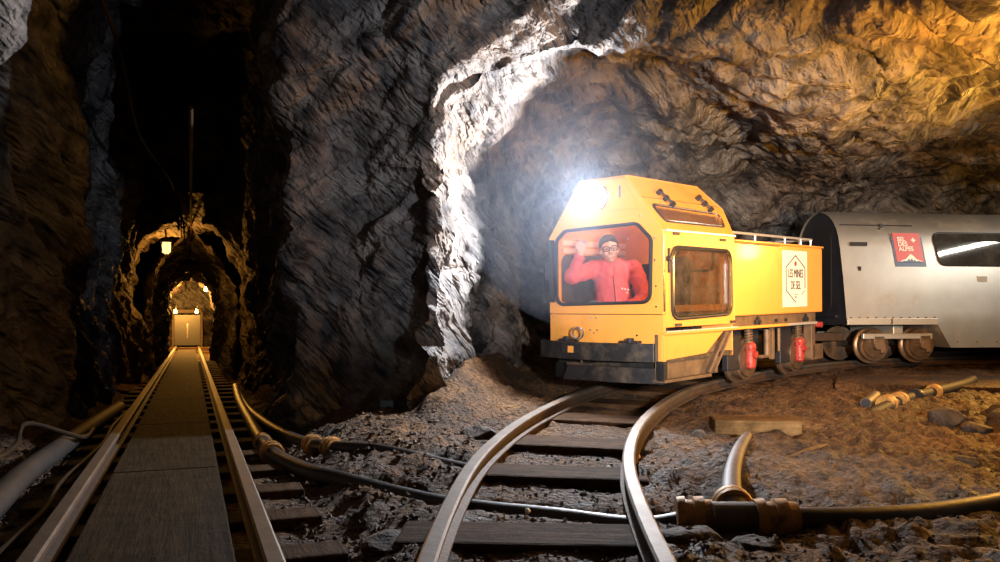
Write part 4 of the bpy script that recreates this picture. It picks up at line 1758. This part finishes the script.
for i, tx in enumerate(('SEL', 'DES', 'ALPES')):
    b = .80 - i * .145
    p = Vector(sg3(.0145)(.17, b))
    up = Vector(sg3(.0145)(.17, b + .05)) - Vector(sg3(.0145)(.17, b - .05))
    text(tx, .058, sg, p, (1, 0, 0), up, M['sign_white'], k=1.0, bold=.0012, align='LEFT')

# bogie
bogie = empty('bogie')
bogie.parent = wagon
m = MB()
for y in (.10, WW - .14):
    m.box((.22, y, .50), (.92, y + .04, .55))
m.box((.56, .16, .50), (.66, WW - .16, .62))
m.build('bogie_frame', M['alu_bright'], bogie, bevel=.006)
m = MB()
m.box((-.20, .44, .47), (.22, .60, .55))
m.cyl((-.18, .52, .42), (-.18, .52, .58), .05)
m.build('drawbar', M['rust'], bogie, bevel=.01)
for x in (.378, .842):
    zc_ = float(z_curve(*((WMAT @ Vector((x, WW / 2, 0))).xy))) + .155
    ax = empty('wheelset')
    ax.parent = bogie
    ax.location = (x, WW / 2, zc_)
    m = MB()
    m.cyl((0, -.42, 0), (0, .42, 0), .03)
    m.build('axle', M['grime'], ax, True)
    for sgn in (-1, 1):
        m = MB()
        m.lathe([(-.05, .03), (-.05, .115), (-.03, .12), (-.03, .145), (.02, .143), (.03, .155), (.032, .172), (.05, .172), (.05, .13), (.04, .115), (.045, .04), (.06, .03)], (0, sgn * GAUGE / 2, 0), (0, -sgn, 0), 32)
        m.build('wheel', M['wheel'], ax, True)
        m = MB()
        m.cyl((0, sgn * .34, 0), (0, sgn * .43, 0), .042, n=12)
        m.box((-.05, min(sgn * .35, sgn * .42), .01), (.06, max(sgn * .35, sgn * .42), .09))
        m.box((.03, min(sgn * .36, sgn * .41), -.07), (.075, max(sgn * .36, sgn * .41), .02))
        m.build('axle_box', M['brown'], ax, bevel=.006)

# ------------------------------------------------------------------ pipes


def coupling(parent, a, d, r, ln, mat=None, name='coupling'):
    a, d = Vector(a), Vector(d).normalized()
    m = MB()
    m.lathe([(-ln, r * 1.15), (-ln, r * 1.45), (-ln * .55, r * 1.55), (-ln * .5, r * 1.28), (-ln * .1, r * 1.28), (-ln * .05, r * 1.5), (ln * .5, r * 1.55), (ln * .55, r * 1.35), (ln, r * 1.3), (ln, r * 1.1)],
            a, d, 16)
    return m.build(name, mat or M['brass'], parent, True)


# pipe passing under the near end of the curve, with a branch
low = LOW_PIPE
m = MB()
m.tube(spline(low, 8), .040, 16)
p = m.build('water_pipe', M['pipe'], None, True)
tag(p, 'thick black pipe crossing under the curve nearest the camera, up to the tee fitting', 'pipe')
sp_ = spline(low, 8)
coupling(p, sp_[25], Vector(sp_[26]) - Vector(sp_[24]), .042, .055, M['brass'])
coupling(p, sp_[22], Vector(sp_[23]) - Vector(sp_[21]), .036, .03, M['brass'])
up_ = UP_PIPE
m = MB()
m.tube(spline(up_, 8), .033, 16)
p = m.build('water_pipe', M['pipe'], None, True)
tag(p, 'thinner black pipe near the pillar foot, crossing under the curve behind a thicker pipe', 'pipe')
sp_ = spline(up_, 8)
coupling(p, sp_[31], Vector(sp_[32]) - Vector(sp_[30]), .036, .04)
coupling(p, sp_[34], Vector(sp_[35]) - Vector(sp_[33]), .036, .04)
# right-hand pipe with tee and branch
rt = lay([(.86, 2.745, 0), (1.171, 2.742, 0), (1.48, 2.80, 0), (1.811, 2.93, .005), (2.3, 3.2, .01), (3.0, 3.6, .01)], .035)
m = MB()
m.tube(spline(rt, 8), .042, 16)
p = m.build('water_pipe', M['pipe'], None, True)
tag(p, 'thick black pipe with a tee fitting lying across the right foreground', 'pipe')
m = MB()
tz = rt[0][2]
m.cyl((.71, 2.75, tz), (.87, 2.745, tz), .058, n=20)
m.cyl((.79, 2.75, tz), (.805, 2.82, tz + .02), .052, n=20)
tee = m.build('tee_fitting', M['pipe_brown'], p, True)
coupling(p, (.92, 2.744, tz), (1, 0, 0), .046, .07)
coupling(p, (.66, 2.79, tz - .003), (1, -.1, 0), .046, .06)
br = lay([(.805, 2.83, .0), (.86, 3.05, .005), (.95, 3.35, .01), (1.09, 3.75, .01), (1.27, 4.22, -.01), (1.33, 4.4, -.05)], .05)
m = MB()
m.tube(spline(br, 8), [.044 - .0012 * i / 2 for i in range(len(spline(br, 8)))], 16)
b_ = m.build('branch_pipe', M['pipe_brown'], p, True)
coupling(p, (.808, 2.85, br[0][2]), (.1, 1, 0), .047, .04)

# pipe and cables along the left wall
lp = lay([(-1.55, 2.2, .0), (-1.80, 2.9, .0), (-2.04, 3.5, .0), (-2.32, 4.3, -.01), (-2.72, 5.5, -.02), (-3.2, 6.9, -.05)], .07)
m = MB()
m.tube(spline(lp, 8), .05, 16)
p = m.build('water_pipe', M['pipe_grey'], None, True)
tag(p, 'grey pipe lying along the foot of the left wall', 'pipe')
cb = lay([(-1.40, 2.2, 0), (-1.62, 2.9, .0), (-1.82, 3.4, .01), (-2.0, 3.95, .01), (-2.22, 4.6, .01), (-2.5, 5.3, .015), (-3.0, 6.7, 0)], .05)
tag(MB().tube(spline(cb, 8), .012, 8).build('cable', M['cable'], None, True), 'thin brown cable on the ground between the grey pipe and the left rail', 'cable')
cb = lay([(-1.70, 2.3, .1), (-2.0, 3.1, .1), (-2.25, 3.8, .1), (-2.42, 4.2, .16), (-2.3, 4.5, .05), (-2.48, 5.0, .03)], .05)
tag(MB().tube(spline(cb, 8), .012, 8).build('cable', M['cable'], None, True), 'thin brown cable rising over the grey pipe at the left wall', 'cable')

# short pipes with fittings on the right-hand ground
pr_ = [(2.25, 5.05), (2.776, 5.62), (3.517, 6.269), (3.75, 6.5)]
zg = [float(ground(np.array(x), np.array(y))) + .035 for x, y in pr_]
pr3 = [(x, y, z + dz) for (x, y), z, dz in zip(pr_, zg, (-.03, .0, .015, .03))]
m = MB()
m.tube(spline(pr3, 8), .036, 14)
p = m.build('water_pipe', M['pipe_grey'], None, True)
tag(p, 'grey pipe with collars half buried in the dirt at right, in front of the slab', 'pipe')
dv = Vector(pr3[2]) - Vector(pr3[1])
for u, r, mt in ((-.28, .04, 'brass'), (-.1, .04, 'brass'), (.18, .037, 'rubber'), (.5, .038, 'brass')):
    coupling(p, Vector(pr3[1]) + dv * u * 1.0, dv, r, .05 if mt == 'brass' and u < .2 else .025, M[mt], 'collar')
m = MB()
z0_ = float(ground(np.array(2.45), np.array(5.45)))
m.tube([(2.40, 5.38, z0_ + .04), (2.60, 5.68, z0_ + .06)], .036, 14)
p = m.build('pipe_offcut', M['pipe_brown'], None, True)
tag(p, 'short brown pipe offcut lying beside the half buried grey pipe', 'pipe')
m = MB()
m.cyl((2.397, 5.376, z0_ + .04), (2.403, 5.384, z0_ + .04), .028, n=14)
m.build('bore', M['rubber'], p)

# timber block, slab, stick, stones
zb = float(ground(np.array(1.42), np.array(4.6)))
o = MB().box((-.235, -.13, -.06), (.235, .13, .065)).build('timber_block', M['wood_light'], bevel=.01)
o.matrix_world = Matrix.Translation((1.45, 4.68, zb)) @ Matrix.Rotation(math.radians(-7), 4, 'Z')
tag(o, 'squared timber block half sunk in the dirt at the end of the branch pipe', 'timber')
m = MB()
sl = [(2.62, 6.42), (2.95, 6.35), (3.85, 6.05), (5.2, 5.7), (5.8, 6.6), (4.6, 6.85), (3.6, 7.0), (2.85, 6.95)]
SLn = lambda x, y: float(ground(np.array(x), np.array(y)))
V = [(x, y, SLn(x, y) + .055) for x, y in sl] + [(x, y, SLn(x, y) - .1) for x, y in sl]
n = len(sl)
m.add(V, [tuple(range(n)), tuple(range(2 * n - 1, n - 1, -1))] + [(i, i + n, (i + 1) % n + n, (i + 1) % n) for i in range(n)])
o = m.build('earth_slab', M['stone'], bevel=.015)
o.data.materials[0] = M['dirt']
tag(o, 'low earth-covered concrete slab at right, in front of the wagon', 'slab')
z0_ = SLn(1.48, 3.96)
tag(MB().tube([(1.33, 3.80, z0_ + .012), (1.48, 3.96, z0_ + .02), (1.64, 4.12, z0_ + .022)], [.008, .011, .007], 6).build('stick', M['wood_light'], None, True),
    'thin pale stick lying on the dirt to the right of the branch pipe', 'stick')


def boulder(x, y, r, seed, lb, flat=.6, mat='stone_dark', name='rock', grp=None, sink=.25):
    rng = np.random.RandomState(seed)
    pl = rng.normal(size=(14, 3))
    pl /= np.linalg.norm(pl, axis=1, keepdims=True)
    dd = rng.uniform(.62, 1.0, 14)
    sc = np.array([rng.uniform(.9, 1.3), rng.uniform(.75, 1.0), flat])

    def no(g):
        return 0
    h = r / 14
    g = np.stack(np.meshgrid(*[np.arange(-1.5 * r, 1.5 * r, h)] * 3, indexing='ij'), -1).astype(np.float32)
    q = g / sc
    D = np.linalg.norm(q, axis=-1) - r
    for p_, d_ in zip(pl, dd):
        D = np.maximum(D, q @ p_.astype(np.float32) - d_ * r)
    D = D + .06 * r * vnoise(g / r * 3, seed) + .03 * r * vnoise(g / r * 8, seed + 1)
    V, Q = surface_nets(D, (-1.5 * r,) * 3, h)
    o = fast_mesh(name, V, Q, M[mat])
    z = SLn(x, y)
    o.location = (x, y, z + r * flat * (1 - 2 * sink) * .8)
    o.rotation_euler = (0, 0, rng.uniform(0, 6))
    tag(o, lb, 'rock', grp)
    return o


boulder(2.62, 4.80, .13, 3, 'dark jagged rock at right, leftmost of the heap by the photo edge', .55)
boulder(2.86, 4.62, .13, 4, 'dark angular rock at right, standing highest in the heap by the photo edge', .7)
boulder(2.62, 4.50, .10, 5, 'dark low rock at right, in front of the heap by the photo edge', .5)
boulder(3.05, 4.95, .12, 6, 'dark rock at right, behind the rest of the heap by the photo edge', .6)
boulder(2.12, 3.74, .06, 8, 'small dark rock on the dirt above the right-hand end of the pipe', .5)
boulder(2.28, 3.80, .045, 9, 'tiny dark rock right beside a small dark rock on the right-hand dirt', .5)
boulder(1.08, 4.45, .045, 12, 'small dark rock at the left end of the timber block', .6)
boulder(.60, 2.62, .11, 10, 'flat brown rock between the inner rail and the tee fitting', .35)
boulder(.80, 2.55, .07, 13, 'small flat brown rock in front of the tee fitting', .4)
boulder(-.12, 4.42, .10, 11, 'brown rock at the outer rail, where the thinner pipe goes under', .5)
boulder(-.36, 2.62, .11, 14, 'broad flat brown rock outside the outer rail in the foreground', .35, sink=.4)
boulder(.645, 3.87, .022, 21, 'tiny red pebble-like scrap beside the inner rail', .8, 'red', 'scrap', sink=.1)
boulder(.48, 3.62, .018, 22, 'tiny pale stone chip inside the inner rail', .8, 'white', 'stone_chip', sink=.1)
boulder(.10, 2.95, .014, 23, 'tiny pale stone chip between the rails by the lower black pipe', .8, 'white', 'stone_chip', sink=.1)

# gravel, one uncountable mass
rng = np.random.RandomState(5)
ico = np.array([(0, 0, 1), (.9, 0, .2), (.28, .85, .3), (-.72, .52, .15), (-.7, -.53, .3), (.3, -.85, .2), (0.1, 0.05, -.8)])
icf = [(0, 1, 2), (0, 2, 3), (0, 3, 4), (0, 4, 5), (0, 5, 1), (6, 2, 1), (6, 3, 2), (6, 4, 3), (6, 5, 4), (6, 1, 5)]
nn = 15000
Yp = 1.7 * np.exp(rng.uniform(0, 1, nn) * math.log(8.5 / 1.7))
Xp = Yp * rng.uniform(-.62, .66, nn)
s_, t_ = st(Xp, Yp)
keep = ((np.abs(t_) > .36) & (sdf_poly(Xp, Yp, CHAMBER) > .05)) & ((t_ > .4) | (t_ < -.5))
dr = curve_dist(Xp, Yp)
keep &= ~((np.abs(dr - GAUGE / 2) < .05)) & ((t_ < 2.0) | (rng.uniform(0, 1, nn) < .3))
Xp, Yp, t_, dr = Xp[keep], Yp[keep], t_[keep], dr[keep]
rad = .004 + .012 * rng.beta(1.2, 5, len(Xp)) * (1 + 1.2 * ((t_ < 1.6) & (dr > .45)))
Zp = floor_z(Xp, Yp)
V, F = [], []
ang = rng.uniform(0, 6.28, len(Xp))
for i in range(len(Xp)):
    c_, s__ = math.cos(ang[i]), math.sin(ang[i])
    v = ico * (1 + .5 * rng.uniform(-1, 1, (7, 1))) * rad[i] * np.array([1.3, .9, .8])
    v = np.stack([v[:, 0] * c_ - v[:, 1] * s__, v[:, 0] * s__ + v[:, 1] * c_, v[:, 2]], -1) + (Xp[i], Yp[i], Zp[i] + rad[i] * .3)
    V.append(v)
    F += [(a + 7 * i, b + 7 * i, c + 7 * i) for a, b, c in icf]
o = mesh_obj('gravel', np.concatenate(V), F, M['stone'])
tag(o, 'loose gravel scattered over the mine floor', 'gravel', kind='stuff')

# ------------------------------------------------------------------ tunnel fittings
lx, ly = xy(10.25, -.17)
lmp = empty('tunnel_lamp', (lx, ly, 1.50))
tag(lmp, 'glowing amber bulkhead lamp hanging at the left of the tunnel arch', 'lamp')
R = Matrix.Rotation(math.radians(20), 4, 'Y')
m = MB()
m.box((-.05, -.06, .06), (.05, .06, .085))
m.tube([(0, 0, .08), (-.05, .1, .22)], .012, 8)
m.build('bracket', M['rubber'], lmp, bevel=.005)
m = MB()
m.lathe([(-.075, .02), (-.06, .045), (.03, .05), (.06, .045)], (0, 0, 0), (0, 0, 1), 16)
m.build('glass_bulb', M['lamp_on'], lmp, True)
m = MB()
for a in range(6):
    c_, s__ = math.cos(a * math.pi / 3) * .056, math.sin(a * math.pi / 3) * .056
    m.tube([(c_, s__, .06), (c_, s__, -.05), (c_ * .3, s__ * .3, -.085)], .003, 5)
m.build('cage', M['rubber'], lmp)
lpx, lpy = xy(10.6, -.10)
light('tunnel_lamp_glow', 'POINT', (lpx, lpy, 1.40), LAMP_W, (1.0, .42, .06), .05)
# overhead rod over the straight track
pts = []
for s in np.arange(4.7, 26, .8):
    x, y = xy(s, .099)
    pts.append((x, y, 1.88 - .012 * (y - 2.28) + .01 * math.sin(s * 2)))
tag(MB().tube(pts, .012, 8).build('overhead_rod', M['dusty_cable'], None, True), 'thin rod running overhead along the middle of the straight track', 'rod')
cb = []
for s, t, z in ((3.0, -.62, 2.9), (4.5, -.5, 2.75), (6.0, -.36, 2.55), (7.2, -.3, 2.2), (8.2, -.12, 2.05), (8.9, -.05, 1.95), (9.2, -.02, 1.62)):
    x, y = xy(s, t)
    cb.append((x, y, z))
m = MB()
sp_ = spline(cb, 8)
m.tube(sp_, .013, 8)
p = m.build('hanging_cable', M['dusty_cable'], None, True)
tag(p, 'sagging dusty cable hanging down the left of the dark slot towards the amber lamp', 'cable')
m = MB()
e = Vector(cb[-2])
for k in range(3):
    m.tube([e + Vector((.01 * k, 0, -.02)), e + Vector((.03 + .02 * k, .02 * k, -.2 - .06 * k)), e + Vector((.02 + .035 * k, .02, -.38 - .07 * k))], [.014, .01, .004], 6)
m.build('frayed_end', M['dusty_cable'], p, True)

# lit far end of the tunnel
for i, (s, t, z, w) in enumerate(((21.5, .45, 1.3, 1.0), (24.5, -.30, .75, .6), (24.5, .25, .75, .6))):
    x, y = xy(s, t + .0)
    r_ = empty('wall_lamp', (x, y, z))
    tag(r_, ('amber lamp high on the right in the far lit end of the tunnel', 'amber lamp left of the dark gate at the tunnel end', 'amber lamp right of the dark gate at the tunnel end')[i], 'lamp')
    m = MB()
    m.lathe([(-.05, .02), (-.035, .045), (.035, .045), (.05, .03)], (0, 0, 0), (0, 0, 1), 14)
    m.build('bulb', M['far_on'], r_, True)
    m = MB()
    m.box((-.03, -.03, .05), (.03, .03, .08))
    m.tube([(0, 0, .08), (.0, .05, .18)], .01, 6)
    m.build('bracket', M['rubber'], r_)
    light('wall_lamp_glow', 'POINT', (x - .35 * w * .3, y - .22, z + .05), FAR_W * w, (1.0, .45, .08), .05)
gx_, gy_ = xy(25.6, .0)
gate = empty('tunnel_gate', (gx_, gy_, -.38), rz=math.radians(20.65))
tag(gate, 'dark steel gate closing the far end of the tunnel', 'gate')
m = MB()
m.box((-.36, 0, .15), (.36, .05, 1.05))
m.build('door_leaf', M['rubber'], gate, bevel=.01)
m = MB()
for x in (-.42, .36):
    m.box((x, -.03, 0), (x + .06, .08, 1.2))
m.box((-.42, -.03, 1.1), (.42, .08, 1.2))
m.build('gate_frame', M['rust_dark'], gate, bevel=.01)
m = MB()
m.box((-.02, -.02, .35), (.02, 0, .8))
m.build('bright_slat', M['chrome'], gate)
for k, (s, ln) in enumerate(((22.6, 1.3), (23.4, 1.2))):
    x, y = xy(s, .05)
    o = MB().box((-ln / 2, -.1, 0), (ln / 2, .1, .09)).build('timber_sill', M['wood_light'], bevel=.01)
    o.matrix_world = Matrix.Translation((x, y, -.36 + .07 * k)) @ Matrix.Rotation(math.radians(20.65), 4, 'Z')
    tag(o, ('pale timber sill across the track at the lit tunnel end, front one', 'pale timber sill across the track at the lit tunnel end, back one')[k], 'timber')

# small blue plaque on the pillar foot
o = MB().box((-.045, -.01, -.05), (.045, .02, .05)).build('plaque', M['plaque'], bevel=.003)
o.matrix_world = Matrix.Translation((-.74, 5.36, .12)) @ Matrix.Rotation(math.radians(-12), 4, 'Z') @ Matrix.Rotation(math.radians(-14), 4, 'X')
tag(o, 'small square pale blue plaque low on the rock pillar', 'plaque')

# thin mist in a ball round the headlamp, added for its halo
if MIST > 0:
    m, nt, b, out = nodes('mist')
    nt.nodes.remove(b)
    vs = N(nt, 'ShaderNodeVolumeScatter', Density=MIST, Anisotropy=.0, Color=(.72, .8, 1, 1))
    nt.links.new(vs.outputs[0], out.inputs['Volume'])
    mb = MB()
    mb.lathe([(-.9 * math.cos(a), .9 * math.sin(a)) for a in np.linspace(.02, math.pi - .02, 24)], hp, (0, 0, 1), 40)
    o = mb.build('mist', m, None, True)
    tag(o, 'thin mist added around the headlamp for its halo', 'mist', kind='stuff')
